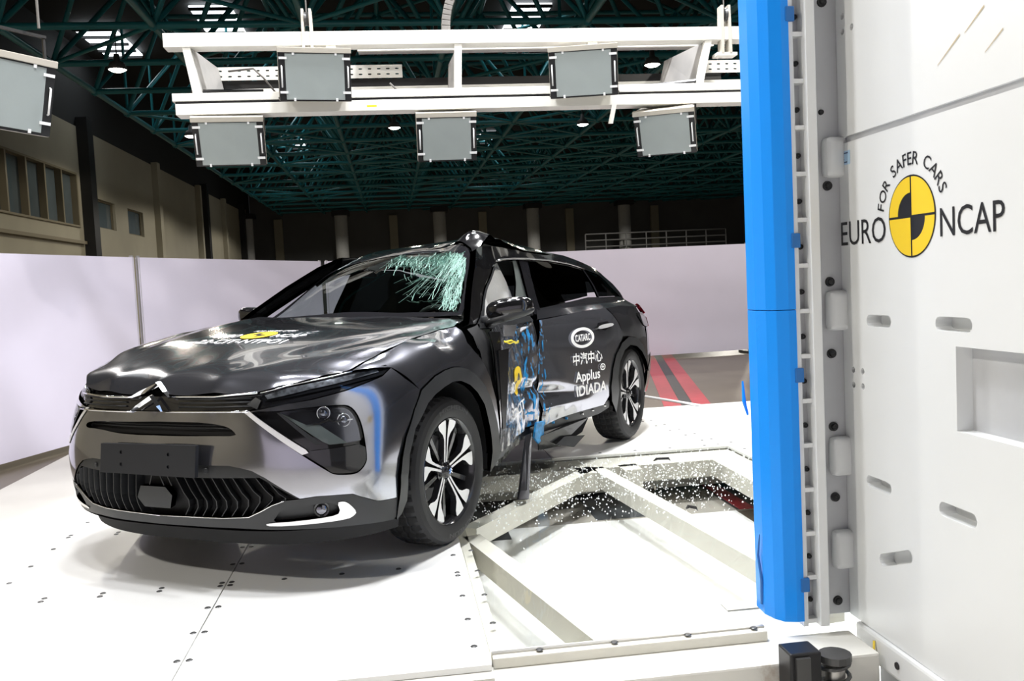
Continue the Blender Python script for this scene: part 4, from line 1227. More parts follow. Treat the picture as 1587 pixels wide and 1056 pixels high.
M['tyre_letter'] = material('tyre_lettering', (0.045, 0.045, 0.047), 0.5)
M['machined'] = material('machined_alloy', (0.82, 0.82, 0.83), 0.3, 0.35)
M['rim_black'] = material('gloss_black_alloy', (0.02, 0.02, 0.022), 0.15, coat=0.5)
M['disc'] = material('brake_disc_steel', (0.42, 0.42, 0.43), 0.3, 0.9)
M['airbag'] = material('white_airbag_fabric', (0.78, 0.78, 0.77), 0.85, bump=0.2, bscale=40)
M['cabin'] = material('dark_cabin_trim', (0.018, 0.019, 0.020), 0.6)
M['cabin_grey'] = material('grey_cabin_lining', (0.10, 0.115, 0.11), 0.7)
M['smear'] = material('blue_paint_smear', (0.02, 0.22, 0.50), 0.45, var=0.45, vscale=30)
M['smear_raw'] = material('scraped_bare_metal', (0.12, 0.125, 0.135), 0.4, 0.7, var=0.5, vscale=35)
M['white_print'] = material('white_vinyl_print', (0.86, 0.86, 0.86), 0.45)
M['red_lamp'] = material('red_tail_lamp', (0.55, 0.02, 0.05), 0.15, coat=0.8, emit=(0.6, 0.03, 0.06), estr=0.25)
M['wire'] = material('yellow_wire', (0.80, 0.66, 0.05), 0.45)
M['crumple'] = material('torn_black_panel', (0.02, 0.02, 0.022), 0.25, 0.5, coat=0.5)



def scuffed(name, x0, x1, soft, thr):
    """body paint with blue pole paint and bare scratches rubbed in where the pole touched"""
    m = M['paint'].copy()
    m.name = name
    nt = m.node_tree
    b = nt.nodes['Principled BSDF']
    tc = nt.nodes.new('ShaderNodeTexCoord')
    sep = nt.nodes.new('ShaderNodeSeparateXYZ')
    nt.links.new(tc.outputs['Object'], sep.inputs[0])

    def ramp(sock, a, c):
        r = nt.nodes.new('ShaderNodeMapRange')
        r.inputs['From Min'].default_value, r.inputs['From Max'].default_value = a, c
        nt.links.new(sock, r.inputs['Value'])
        return r.outputs[0]

    def math_(op, p, q):
        n = nt.nodes.new('ShaderNodeMath')
        n.operation = op
        for k, t in enumerate((p, q)):
            if isinstance(t, (int, float)):
                n.inputs[k].default_value = t
            else:
                nt.links.new(t, n.inputs[k])
        return n.outputs[0]
    zone = math_('MULTIPLY', ramp(sep.outputs['X'], x0 - soft, x0 + soft), ramp(sep.outputs['X'], x1 + soft, x1 - soft))
    mp = nt.nodes.new('ShaderNodeMapping')
    mp.inputs['Scale'].default_value = (34, 10, 11)
    mp.inputs['Rotation'].default_value = (0, 0.35, 0)
    nt.links.new(tc.outputs['Object'], mp.inputs['Vector'])
    masks = []
    for off, t in ((0.0, thr), (7.3, thr + 0.03)):
        n = nt.nodes.new('ShaderNodeTexNoise')
        n.noise_dimensions = '4D'
        n.inputs['W'].default_value = off
        n.inputs['Scale'].default_value = 1.0
        n.inputs['Detail'].default_value = 7
        n.inputs['Roughness'].default_value = 0.7
        nt.links.new(mp.outputs['Vector'], n.inputs['Vector'])
        masks.append(math_('MULTIPLY', ramp(n.outputs['Fac'], t, t + 0.03), zone))
    col = tuple(b.inputs['Base Color'].default_value)
    mx = nt.nodes.new('ShaderNodeMixRGB')
    mx.inputs['Color1'].default_value = col
    mx.inputs['Color2'].default_value = (0.30, 0.32, 0.34, 1)
    nt.links.new(masks[1], mx.inputs['Fac'])
    m2 = nt.nodes.new('ShaderNodeMixRGB')
    nt.links.new(masks[0], m2.inputs['Fac'])
    nt.links.new(mx.outputs[0], m2.inputs['Color1'])
    m2.inputs['Color2'].default_value = (0.02, 0.24, 0.55, 1)
    nt.links.new(m2.outputs[0], b.inputs['Base Color'])
    met = math_('SUBTRACT', 0.9, math_('MULTIPLY', masks[0], 0.9))
    nt.links.new(met, b.inputs['Metallic'])
    nt.links.new(math_('SUBTRACT', 1.0, masks[0]), b.inputs['Coat Weight'])
    return m


M['paint_front_door'] = scuffed('pole_scuffed_paint', -0.11, 0.24, 0.04, 0.535)
M['paint_rear_door'] = scuffed('pole_edge_scuffed_paint', -0.20, 0.05, 0.02, 0.54)
car = thing('car', 'dark grey crossover car with crushed left side and cracked windscreen', 'car', (-1.4, 0, 0))


def chaikin(p, n):
    for _ in range(n):
        q = []
        for i in range(len(p)):
            a, b = p[i], p[(i + 1) % len(p)]
            q += [(a[0] * .75 + b[0] * .25, a[1] * .75 + b[1] * .25), (a[0] * .25 + b[0] * .75, a[1] * .25 + b[1] * .75)]
        p = q
    return p


def panel(name, S, outline, mat, parent=None, step=0.03, off=0.0, skirt=0.012, holes=(), rnd=0, disp=None, link=True):
    """a body piece cut from surface S along an outline given in S's (u, v), with a turned-in edge"""
    parent = parent or car
    outline = chaikin(list(outline), rnd) if rnd else list(outline)
    loops = [outline] + [list(h) for h in holes]
    us = [p[0] for p in outline]
    vs_ = [p[1] for p in outline]
    cu, cv = sum(us) / len(us), sum(vs_) / len(vs_)
    c = S([cu, cu + 1e-3, cu], [cv, cv, cv + 1e-3])
    su, sv = np.linalg.norm(c[1] - c[0]) * 1e3, np.linalg.norm(c[2] - c[0]) * 1e3
    su, sv = max(su, 0.2), max(sv, 0.2)
    L = []
    for lp in loops:
        q = []
        for i in range(len(lp)):
            a, b = lp[i], lp[(i + 1) % len(lp)]
            ln = math.hypot((b[0] - a[0]) * su, (b[1] - a[1]) * sv)
            if ln < 1e-5:
                continue
            k = max(1, int(math.ceil(ln / step)))
            q += [((a[0] + (b[0] - a[0]) * j / k) * su, (a[1] + (b[1] - a[1]) * j / k) * sv) for j in range(k)]
        L.append(q)
    x0, x1, y0, y1 = bounds(L[0])
    allb = np.array([p for q in L for p in q])
    cand, r = [], 0
    y = y0 + step / 2
    while y < y1:
        x = x0 + (step / 2 if r % 2 else 0)
        while x < x1:
            cand.append((x, y))
            x += step
        y += step * 0.87
        r += 1
    inner = np.array(cand if cand else [(x0, y0)])
    ok = inside_many(inner, L[0])
    for h_ in L[1:]:
        ok &= ~inside_many(inner, h_)
    inner = inner[ok]
    if len(inner):
        d2 = ((inner[:, None] - allb[None]) ** 2).sum(2).min(1)
        inner = inner[d2 > (0.45 * step) ** 2]
    V2, F = cdt(L[0], L[1:], inner)
    V2 = np.array(V2)
    u, v = V2[:, 0] / su, V2[:, 1] / sv

    def ev(u, v, o):
        P = S(u, v, o)
        return disp(u, v, P) if disp else P
    h = 2e-3
    P = ev(u, v, off)
    N = np.cross(ev(u + h, v, off) - ev(u - h, v, off), ev(u, v + h, off) - ev(u, v - h, off))
    N /= np.maximum(np.linalg.norm(N, axis=1)[:, None], 1e-12)
    o0 = S([cu], [cv], 0.0)[0]
    o1 = S([cu], [cv], 0.01)[0]
    mid = np.argmin((u - cu) ** 2 + (v - cv) ** 2)
    if np.dot(N[mid], o1 - o0) < 0:
        N = -N
    verts, norms, faces = [tuple(p) for p in P], [tuple(n) for n in N], []
    for f in F:
        a, b, c_ = P[f[0]], P[f[1]], P[f[2]]
        faces.append(f if np.dot(np.cross(b - a, c_ - a), N[f[0]]) > 0 else tuple(reversed(f)))
    if skirt:
        for q in L:
            q = np.array(q)
            qu, qv = q[:, 0] / su, q[:, 1] / sv
            A = ev(qu, qv, off)
            d = np.array([np.roll(A, -1, 0) - np.roll(A, 1, 0)])[0]
            # turned-in edge runs against the local normal
            k = [int(np.argmin((u - a) ** 2 + (v - b) ** 2)) for a, b in zip(qu, qv)]
            Bk = A - N[k] * skirt
            n0 = len(verts)
            n = len(A)
            side_n = np.cross(d, N[k])
            side_n /= np.maximum(np.linalg.norm(side_n, axis=1)[:, None], 1e-12)
            verts += [tuple(p) for p in A] + [tuple(p) for p in Bk]
            norms += [tuple(p) for p in side_n] * 2
            faces += [(n0 + i, n0 + (i + 1) % n, n0 + n + (i + 1) % n, n0 + n + i) for i in range(n)]
    org = V((0, 0, 0))
    q = parent
    while q:
        org = org + q.location
        q = q.parent
    me = bpy.data.meshes.new(name)
    me.from_pydata([(p[0] - org.x, p[1] - org.y, p[2] - org.z) for p in verts], [], faces)
    me.materials.append(mat)
    me.shade_smooth()
    me.normals_split_custom_set_from_vertices(norms)
    o = bpy.data.objects.new(name, me)
    COL.objects.link(o)
    o.parent = parent
    return o


def mirror(S):
    return lambda u, v, off=0.0: S(u, v, off) * np.array([1, -1, 1])


def flipu(p):
    return [(-a, b) for a, b in p]


def along(S, pts, r, name, mat, parent=None, off=0.0, n=6, sub=4):
    """round strip following points on a surface"""
    q = []
    for i in range(len(pts) - 1):
        for k in range(sub):
            t = k / sub
            q.append((pts[i][0] * (1 - t) + pts[i + 1][0] * t, pts[i][1] * (1 - t) + pts[i + 1][1] * t))
    q.append(pts[-1])
    P = S([a for a, b in q], [b for a, b in q], off)
    return MB().tube([V(p) for p in P], r, n).build(name, mat, parent or car, True)


def lift(S, pts, faces, off=0.003, disp=None):
    bm = bmesh.new()
    bv = [bm.verts.new((p[0], p[1], 0)) for p in pts]
    for f in faces:
        try:
            bm.faces.new([bv[i] for i in f])
        except ValueError:
            pass
    for _ in range(3):
        bmesh.ops.triangulate(bm, faces=bm.faces)
        long_ = [e for e in bm.edges if e.calc_length() > 0.022]
        if not long_:
            break
        bmesh.ops.subdivide_edges(bm, edges=long_, cuts=1)
    bmesh.ops.triangulate(bm, faces=bm.faces)
    bm.verts.index_update()
    pts = [(v.co.x, v.co.y) for v in bm.verts]
    faces = [tuple(v.index for v in f.verts) for f in bm.faces]
    bm.free()
    u, v = [p[0] for p in pts], [p[1] for p in pts]
    P = S(u, v, off)
    if disp:
        P = disp(np.array(u), np.array(v), P)
    return MB().add([V(p) for p in P], faces)


# ------------------------------------------------------------------ car: nose
def mirror_half(half):
    """outline given from the centre line out and back to it, completed on the other side"""
    return half + [(-a, b) for a, b in reversed(half) if abs(a) > 1e-6]


def full(lst, tail):
    return lst + tail


# black shell added to block light and darken every opening of the nose
panel('blackout_shell', lambda u, v, off=0: nose(u, v, off - 0.05), [(-1.15, .18), (1.15, .18), (1.15, .82), (-1.15, .82)], M['void'], step=0.06, skirt=0)
bt = T['bumper']
right = [(-a, b) for a, b in reversed(bt)]
head = T['headlight']
slotp = chaikin(T['slot'], 1)
bump_full = [(0.0, 0.7395)] + bt + [(0.0, 0.5295)] + right
bumper = panel('front_bumper', nose, bump_full, M['paint'], holes=[chaikin(head, 1), slotp, [(-a, b) for a, b in reversed(chaikin(head, 1))]], step=0.028)
# scoop behind the slot
panel('intake_scoop', lambda u, v, off=0: nose(u, v, off - 0.035), [(-0.53, .64), (0.53, .64), (0.53, .71), (-0.53, .71)], M['void'], bumper, step=0.05)
for z in (0.672, 0.684):
    along(nose, [(-0.48, z), (0, z), (0.44, z)], 0.003, 'intake_bar', M['fin'], bumper, -0.02)
# upper grille band with its two chrome lines and the double chevron
band = panel('upper_grille', nose, [(-0.58, .742), (0, .742), (0.50, .742), (0.56, .76), (0.56, .815), (0.3, .802), (0, .80), (-0.3, .80), (-0.62, .80)], M['gloss'], off=-0.012, step=0.04)
for z in (0.758, 0.775, 0.79):
    along(nose, [(-0.58, z), (-0.2, z)], 0.0035, 'grille_bar', M['fin'], band, -0.008)
    along(nose, [(0.14, z), (0.52, z + 0.003)], 0.0035, 'grille_bar', M['fin'], band, -0.008)
along(nose, [(-0.60, .800), (-0.35, .7975), (-0.15, .7975)], 0.0048, 'chrome_strip', M['chrome'], off=0.003)
along(nose, [(0.09, .8005), (0.35, .803), (0.55, .8135)], 0.0048, 'chrome_strip', M['chrome'], off=0.003)
along(nose, [(-0.575, .733), (-0.35, .737), (-0.14, .738)], 0.0042, 'chrome_strip', M['chrome'], off=0.004)
along(nose, [(0.075, .740), (0.30, .742), (0.48, .743)], 0.0042, 'chrome_strip', M['chrome'], off=0.004)
along(nose, [(0.48, .743), (0.51, .742)], 0.006, 'chrome_strip', M['chrome'], off=0.004)


def chevron(a, t, b, w, d, name):
    """one angular chrome chevron: feet a and b, tip t"""
    a, t, b = V(a), V(t), V(b)
    mb = MB()
    for p, q in ((a, t), (b, t)):
        u = (q - p).normalized()
        n = V((1, 0, 0.35)).normalized()
        n = (n - u * n.dot(u)).normalized()
        s = u.cross(n)
        vs = []
        for c, k in ((p, 0.35), (p.lerp(q, 0.35), 0.9), (q + u * w * 0.2, 1.0)):
            vs += [c - s * w * k, c + n * d * k, c + s * w * k, c - n * d * 0.5]
        fs = []
        for i in range(2):
            for k in range(4):
                fs.append((i * 4 + k, i * 4 + (k + 1) % 4, i * 4 + 4 + (k + 1) % 4, i * 4 + 4 + k))
        fs += [(0, 1, 2, 3), (8, 9, 10, 11)]
        mb.add(vs, fs)
    return mb.build(name, M['chrome'], car)


chevron((.868, -.135, .798), (.838, 0, .852), (.872, .085, .798), 0.011, 0.016, 'chevron_emblem')
chevron((.884, -.120, .742), (.882, 0, .803), (.884, .050, .742), 0.010, 0.016, 'chevron_emblem')
# number plate: blank slate-grey slab with four screw holes
npl = MB()
def npos(y, z, d):
    return V((0.940 - 0.10 * (z - 0.55) - d, y, z))
scr = [disc(y, z, 0.008, n=10) for y in (-0.140, 0.125) for z in (0.525, 0.575)]
plate(npl, [(-0.262, 0.487), (0.0, .487), (0.268, 0.487), (0.272, 0.615), (0.0, .612), (-0.258, 0.608)], scr, lambda x, y, d: npos(x, y, d), 0.018, 0.006)
npl.build('number_plate', M['platepl'], car)
MB().box((0.915, 0, 0.55), (0.012, 0, 0), (0, 0.18, 0), (0, 0, 0.03)).build('plate_bracket', M['void'], car)
# grey band above the lower grille
half = T['band']
bu = [(0.0, .530)] + half[1:8]
bl = half[8:13] + [(0.0, .474)]
bandp = bu + bl + [(-a, b) for a, b in reversed(half[8:13])] + [(-a, b) for a, b in reversed(half[1:8])]
gb = panel('grille_band', nose, bandp, M['clad'], off=-0.006, step=0.03)
for s, (u, v) in ((1, T['sensor'][0]), (-1, (-T['sensor'][0][0] - 0.1, 0.5))):
    p = V(nose([u], [v], -0.004)[0])
    MB().lathe(p, p - V((0, 0, p.z)), [(0.0005, 0.003), (0.010, 0.003), (0.012, 0.0)], 14).build('parking_sensor', M['fin'], gb, True, sharp=30)
# lower grille: chevron fins, radar cover, backing
gl = T['grille']
lg = panel('lower_grille', nose, [(-0.60, .29), (0.62, .29), (0.62, .49), (-0.60, .49)], M['void'], off=-0.045, step=0.06, skirt=0)


def grille_edges(u):
    """lower and upper edge of the lower grille opening at angle u"""
    a = abs(u)
    top = np.interp(a, [0, .55, .575, .66, .70], [.474, .480, .466, .415, .372])
    bot = np.interp(a, [0, .36, .47, .53, .585, .63, .70], [.305, .309, .317, .342, .363, .372, .372])
    return bot, top


def fin(u0, s):
    """one grille fin: leans outwards to the middle of the opening, then back"""
    pts = []
    for t, du in ((1.0, 0.0), (0.62, 0.030), (0.42, 0.050), (0.25, 0.048), (0.0, 0.018)):
        u = u0 + s * du * (1.25 if s > 0 else 0.40)
        b, tp = grille_edges(u)
        pts.append((u, b + (tp - b) * t))
    if any(q[1] - grille_edges(q[0])[0] < -1e-4 for q in pts) or grille_edges(pts[0][0])[1] - grille_edges(pts[0][0])[0] < 0.02:
        return None
    mb = MB()
    u, v = [p[0] for p in pts], [p[1] for p in pts]
    w = 0.0042
    rings = []
    for du, off in ((-w * 0.5, -0.004), (w * 0.5, -0.004), (w * 0.9, -0.048), (-w * 0.9, -0.048)):
        rings.append([V(p) for p in nose(np.array(u) + du, v, off)])
    n = len(pts)
    vs = [p for r in rings for p in r]
    fs = []
    for r in range(4):
        q = (r + 1) % 4
        for i in range(n - 1):
            fs.append((r * n + i, r * n + i + 1, q * n + i + 1, q * n + i))
    fs += [(0, n, 2 * n, 3 * n), (n - 1, 2 * n - 1, 3 * n - 1, 4 * n - 1)]
    return mb.add(vs, fs).build('grille_fin', M['fin'], lg)


u = 0.125
while u < 0.60:
    fin(u, 1)
    u += 0.0505
u = -0.115
while u > -0.66:
    fin(u, -1)
    u -= 0.0505
for u0, s in ((0.030, 1), (-0.02, -1), (0.075, 1)):
    b, tp = grille_edges(u0)
    P = nose([u0, u0 + s * 0.02], [tp, tp - 0.04], -0.01)
    MB().tube([V(P[0]), V(P[1])], 0.004, 4).build('grille_fin', M['fin'], lg)
rc = [(-0.085, .430), (0.065, .430), (0.100, .395), (0.075, .338), (-0.085, .338), (-0.118, .378)]
panel('radar_cover', nose, rc, M['fin'], lg, off=0.002, step=0.03, skirt=0.03)
# grey lower lip with fog lamp pockets, silver blades and chrome pinstripe
lp = T['lip']
lip_full = [(0.0, .302)] + lp[1:-1] + [(0.0, .262)] + [(-a, b) for a, b in reversed(lp[1:-1])]
fp = chaikin(T['fogpocket'], 1)
lip = panel('lower_lip', nose, lip_full, M['clad'], holes=[fp, [(-a, b) for a, b in reversed(fp)]], step=0.028)
panel('lip_underside', lambda u, v, off=0: nose(u, np.full(len(np.atleast_1d(u)), 0.255), -np.asarray(v) * 0.25 + off) * np.array([1, 1, 1.0]) + np.c_[np.zeros(len(np.atleast_1d(u))), np.zeros(len(np.atleast_1d(u))), -0.03 * np.asarray(v)], [(-1.1, 0.0), (1.1, 0.0), (1.1, 1.0), (-1.1, 1.0)], M['void'], lip, step=0.08, skirt=0)
for s in (1, -1):
    ss = (lambda p: p) if s > 0 else (lambda p: [(-a, b) for a, b in reversed(p)])
    panel('fog_pocket', nose, ss(T['fogpocket']), M['clad'], lip, off=-0.028, step=0.03, skirt=0)
    panel('silver_blade', nose, ss(chaikin(T['blade'], 1)), M['blade'], lip, off=0.004, step=0.02, skirt=0.02)
    fu, fv = T['fog'][0]
    p = V(nose([s * fu], [fv], -0.012)[0])
    ax = p - V((0, 0, p.z))
    fg = MB().lathe(p, ax, [(0.0005, 0.008), (0.018, 0.006), (0.024, 0.0)], 18).build('fog_lamp', M['bowl'], lip, True)
    MB().lathe(p, ax, [(0.024, 0.004), (0.031, 0.006), (0.031, -0.02)], 18).build('fog_bezel', M['gloss'], fg, True, sharp=40)
pin = [(0.0, .3025)] + lp[1:6]
along(nose, pin, 0.0028, 'chrome_strip', M['chrome'], lip, 0.002)
along(nose, [(-a, b) for a, b in pin] + [(-0.60, .372)], 0.0028, 'chrome_strip', M['chrome'], lip, 0.002)
# lamps
for s in (1, -1):
    ss = (lambda p: p) if s > 0 else (lambda p: [(-a, b) for a, b in reversed(p)])
    hl = panel('headlight', nose, ss(chaikin(head, 1)), M['gloss'], off=-0.034, step=0.03, skirt=0)
    panel('lamp_bowl', nose, ss(T['lens']), M['bowl'], hl, off=-0.026, step=0.03, skirt=0.006, disp=lambda u, v, P: P * np.array([1, 1, 1]) + np.c_[np.zeros(len(u)), np.zeros(len(u)), 0.0 * u])
    panel('lamp_shelf', nose, ss([T['lens'][0], T['lens'][9], T['lens'][8], T['lens'][7], T['lens_chrome'][8], T['lens_chrome'][0]]), M['cabin_grey'], hl, off=-0.014, step=0.03)
    panel('lamp_trim', nose, ss(T['lens_chrome']), M['chrome'], hl, off=-0.012, step=0.02, skirt=0.004)
    for key in ('proj_a', 'proj_b'):
        q = T[key]
        cu, cv = s * sum(p[0] for p in q) / len(q), sum(p[1] for p in q) / len(q)
        p = V(nose([cu], [cv], -0.024)[0])
        ax = (p - V((0, 0, p.z))) + V((0.3, 0, 0))
        pr = MB().lathe(p, ax, [(0.0005, 0.016), (0.012, 0.013), (0.019, 0.004), (0.022, -0.004)], 18).build('projector', M['bowl'], hl, True)
        MB().lathe(p, ax, [(0.022, 0.0), (0.027, 0.006), (0.028, -0.01)], 18).build('projector_ring', M['chrome'], pr, True)
    panel('lamp_bar', nose, ss(T['lens_bar']), M['fin'], hl, off=-0.006, step=0.03)
    panel('lamp_cover', nose, ss(chaikin(T['lens'], 1)), M['lampglass'], hl, off=-0.003, step=0.03, skirt=0)
    panel('gloss_panel', nose, ss(chaikin(T['gloss'], 1)), M['gloss'], hl, off=-0.003, step=0.03)
    dr = panel('daytime_lamp', nose, ss(T['drl_shadow']), M['gloss'], off=-0.016, step=0.03, skirt=0)
    panel('light_guide', nose, ss(T['drl']), M['gloss'], dr, off=-0.010, step=0.02)
    panel('light_guide', nose, ss(T['drl_core']), M['drlcore'], dr, off=-0.006, step=0.012)
    panel('lamp_cover', nose, ss(T['drl']), M['lampglass'], dr, off=-0.001, step=0.03, skirt=0.006)
    q = T['drl']
    along(nose, ss([q[0], q[1], q[2], q[3]]), 0.0028, 'chrome_strip', M['chrome'], dr, 0.0)
    panel('diamond_trim', nose, ss(T['diamond']), M['fin'], dr, off=-0.006, step=0.03)
    panel('chrome_slash', nose, ss(T['slash']), M['blade'], off=0.003, step=0.02, skirt=0.01)

# ------------------------------------------------------------------ car: hood and wings
hh = T['hoodL']
hood_o = [(0.828, 0.0)] + hh[1:-3] + [(-0.50, 0.72), (-0.535, 0.4), (-0.55, 0.0), (-0.575, -0.4), (-0.59, -0.72), (-0.4, -0.735), (-0.1, -0.715), (0.2, -0.69), (0.5, -0.655), (0.72, -0.615), (0.80, -0.565), (0.842, -0.49), (0.858, -0.35), (0.8603, -0.20), (0.8605, -0.0695)]
hd = panel('hood', hood, hood_o, M['paint'], step=0.028)
panel('hood_lining', lambda u, v, off=0: hood(u, v, off - 0.035), [(0.80, -0.45), (0.80, 0.45), (0.4, 0.6), (-0.5, 0.68), (-0.5, -0.68), (0.4, -0.6)], M['void'], hd, step=0.1, skirt=0)
wing_o = T['wing']
wg = panel('front_wing', wing, wing_o, M['paint'], step=0.025)
wr = [(0.36, .70), (0.26, .36), (0.13, .47), (-.05, .51), (-.22, .46), (-.36, .28), (-.42, -.1), (-.42, -.6), (-.50, -.6), (-.50, .95), (-.47, 1.09), (-.3, 1.05), (.1, 1.02), (.42, .9)]
panel('front_wing', mirror(wing), wr, M['paint'], step=0.04)
panel('arch_cladding', side, T['arch'], M['clad'], off=0.010, step=0.018, skirt=0.035)
panel('arch_cladding', mirror(side), T['arch'], M['clad'], off=0.010, step=0.04, skirt=0.03)

# print on the hood: u runs back to front, lettering reads left to right across the car
def hood_map(pts, cx, cy):
    return [(cx - y, cy + x) for x, y in pts]
hc = (0.235, 0.03)
dv, df = cdt(disc(0, 0, 0.088, n=32), [], [(0.04 * math.cos(k), 0.04 * math.sin(k)) for k in range(6)])
lift(hood, hood_map(dv, *hc), df, 0.003).build('emblem_disc', M['yellow'], hd, True, fix=False)
for q in (1, 3):
    s = math.pi / 2 * q
    dv, df = cdt([(0, 0)] + disc(0, 0, 0.045, n=8, a0=s, a1=s + math.pi / 2))
    lift(hood, hood_map(dv, *hc), df, 0.0045).build('emblem_quarter', M['ink'], hd, fix=False)
for body, x0, x1, y0, y1 in (('EURO', -0.245, -0.100, -0.055, 0.020), ('NCAP', 0.105, 0.275, -0.055, 0.020), ('FOR SAFER CARS', -0.12, 0.13, 0.10, 0.135), ('22-CIT-NTPO1', -0.25, 0.26, -0.175, -0.105)):
    p, f = fit_text(body, x0, x1, y0, y1, 0.012)
    lift(hood, hood_map(p, *hc), f, 0.003).build('lettering', M['white_print'], hd, fix=False)

# ------------------------------------------------------------------ car: doors and flank, pushed in by the pole
def crush(u, v, P):
    w = np.clip(1 - np.abs(u + 1.25) / 0.75, 0, 1) ** 0.7
    a = wobble(np.c_[u, v], 0.006, 22, 5) + wobble(np.c_[u, v], 0.004, 45, 8)
    Q = P.copy()
    Q[:, 1] += a * w
    return Q


def crush_front(u, v, P):
    w = np.clip((-0.52 - u) / 0.12, 0, 1)
    q = np.c_[u * 1.0, v]
    Q = P.copy()
    Q[:, 1] += (wobble(q, 0.006, 17, 11) + wobble(q, 0.0028, 42, 12)) * w
    # deep fold where the pole bit
    Q[:, 1] -= 0.03 * np.exp(-((u + 1.37) / 0.05) ** 2) * w
    Q[:, 1] += 0.02 * np.exp(-((v - 0.885 + 0.25 * (u + 1.2)) / 0.022) ** 2) * w - 0.02 * np.exp(-((v - 0.58 - 0.1 * (u + 1.2)) / 0.03) ** 2) * w * (u < -1.1)
    Q[:, 0] += wobble(q, 0.008, 18, 13) * w
    return Q


def crush_rear(u, v, P):
    w = np.clip((u + 2.05) / 0.45, 0, 1)
    q = np.c_[u, v]
    Q = P.copy()
    low = np.clip((0.62 - v) / 0.12, 0, 1)
    Q[:, 1] += (wobble(q, 0.004, 14, 21)) * w
    # creases running back along the lower door
    Q[:, 1] -= 0.018 * np.exp(-((v - 0.50 - 0.10 * (u + 1.6)) / 0.035) ** 2) * np.clip((u + 2.15) / 0.55, 0, 1) ** 1.5
    Q[:, 1] += 0.012 * np.exp(-((v - 0.40) / 0.03) ** 2) * np.clip((u + 2.2) / 0.6, 0, 1) ** 1.5
    Q[:, 1] += wobble(q, 0.004, 30, 22) * low * w
    return Q


fd = panel('front_door', side, [(-0.535, 0.33), (-0.530, 0.60), (-0.535, 0.88), (-0.56, 0.955), (-0.9, .972), (-1.25, 0.975), (-1.525, 0.985), (-1.522, 0.80), (-1.518, 0.5), (-1.51, 0.32), (-1.2, 0.30), (-0.8, .29)], M['paint_front_door'], step=0.02, disp=crush_front)
rd = panel('rear_door', side, T['rdoor'], M['paint_rear_door'], step=0.016, disp=crush_rear)
panel('door_edge', side, [(-1.50, 0.33), (-1.545, 0.33), (-1.555, 0.97), (-1.51, 0.97)], M['void'], fd, off=-0.02, step=0.03)
panel('sill', side, [(-1.53, .285), (-1.73, .315), (-1.94, .328), (-2.2, .328), (-2.33, .36), (-2.34, .30), (-2.2, .275), (-1.95, .262), (-1.73, .258), (-1.53, .25)], M['clad'], step=0.02, off=-0.012, disp=crush_rear)
panel('sill', side, [(-0.54, .32), (-0.8, .285), (-1.2, .295), (-1.5, .30), (-1.5, .235), (-1.2, .225), (-0.8, .215), (-0.56, .25)], M['crumple'], step=0.018, off=-0.02, disp=crush_front)
panel('sill_scrape', side, [(-0.58, .315), (-0.8, .29), (-1.0, .29), (-1.0, .265), (-0.8, .255), (-0.60, .28)], M['smear_raw'], step=0.02, off=-0.01, disp=crush_front)
qt = panel('quarter_panel', side, T['quarter'][:6] + [(-3.35, .60), (-3.30, .45)] + T['quarter'][6:], M['paint'], step=0.03)
panel('rear_arch', side, T['rcladding'], M['clad'], step=0.02, off=0.012, skirt=0.03)
panel('rear_bumper', side, [(-3.10, .30), (-3.14, .45), (-3.16, .60), (-3.25, .80), (-3.3, .92), (-3.62, .90), (-3.64, .3)], M['paint'], step=0.03, off=-0.004)
tl = panel('tail_lamp', side, chaikin([(-3.0, .925), (-3.14, .93), (-3.3, .915), (-3.5, .95), (-3.50, .87), (-3.32, .80), (-3.17, .815), (-3.08, .84)], 1), M['gloss'], step=0.025, off=0.006)
panel('tail_lamp_lens', side, [(-3.36, .965), (-3.52, .985), (-3.55, .92), (-3.40, .91)], M['red_lamp'], tl, step=0.02, off=0.02, skirt=0.02)
panel('tail_lamp_lens', side, [(-3.42, .87), (-3.56, .89), (-3.58, .82), (-3.48, .80)], M['red_lamp'], tl, step=0.02, off=0.012, skirt=0.02)
# door handle
hp = T['handle']
ho = panel('door_handle', side, chaikin(hp, 1), M['blade'], rd, off=0.028, step=0.015, skirt=0.026)
panel('handle_recess', side, [(-2.17, .865), (-2.20, .90), (-2.33, .905), (-2.36, .87), (-2.27, .845)], M['gloss'], rd, off=0.002, step=0.03, skirt=0)

# blue paint of the pole and bare scrapes rubbed onto the doors
rndm = random.Random(12)
def smear(cx, cz, w, h, mat, par, disp, n=9, lean=0.0):
    pts = []
    for k in range(n):
        t = 2 * math.pi * k / n
        r = rndm.uniform(0.55, 1.0)
        z = cz + h * r * math.sin(t)
        pts.append((cx + w * r * math.cos(t) + lean * (z - cz), z))
    return panel('paint_smear', side, pts, mat, par, off=0.004, step=0.015, skirt=0, disp=disp)
for cx, cz, w, h, ln in ((-1.46, .47, .016, .07, 0), (-1.43, .395, .045, .012, 0), (-1.36, .90, .010, .05, .1), (-1.40, .69, .012, .07, -.4), (-1.34, .76, .010, .06, -.4)):
    smear(cx, cz, w, h, M['smear'], fd, crush_front, n=13, lean=ln)
for cz, h in ((.80, .05), (.62, .04)):
    smear(-1.570, cz, .007, h, M['smear'], rd, crush_rear, n=13)
# folded strips of torn sheet at the front door edge
def sheet(name, mat, pts, parent, th=0.006):
    P = [V(p) for p in pts]
    n = (P[1] - P[0]).cross(P[2] - P[0]).normalized() * th
    return MB().prism(P, n).build(name, mat, parent)
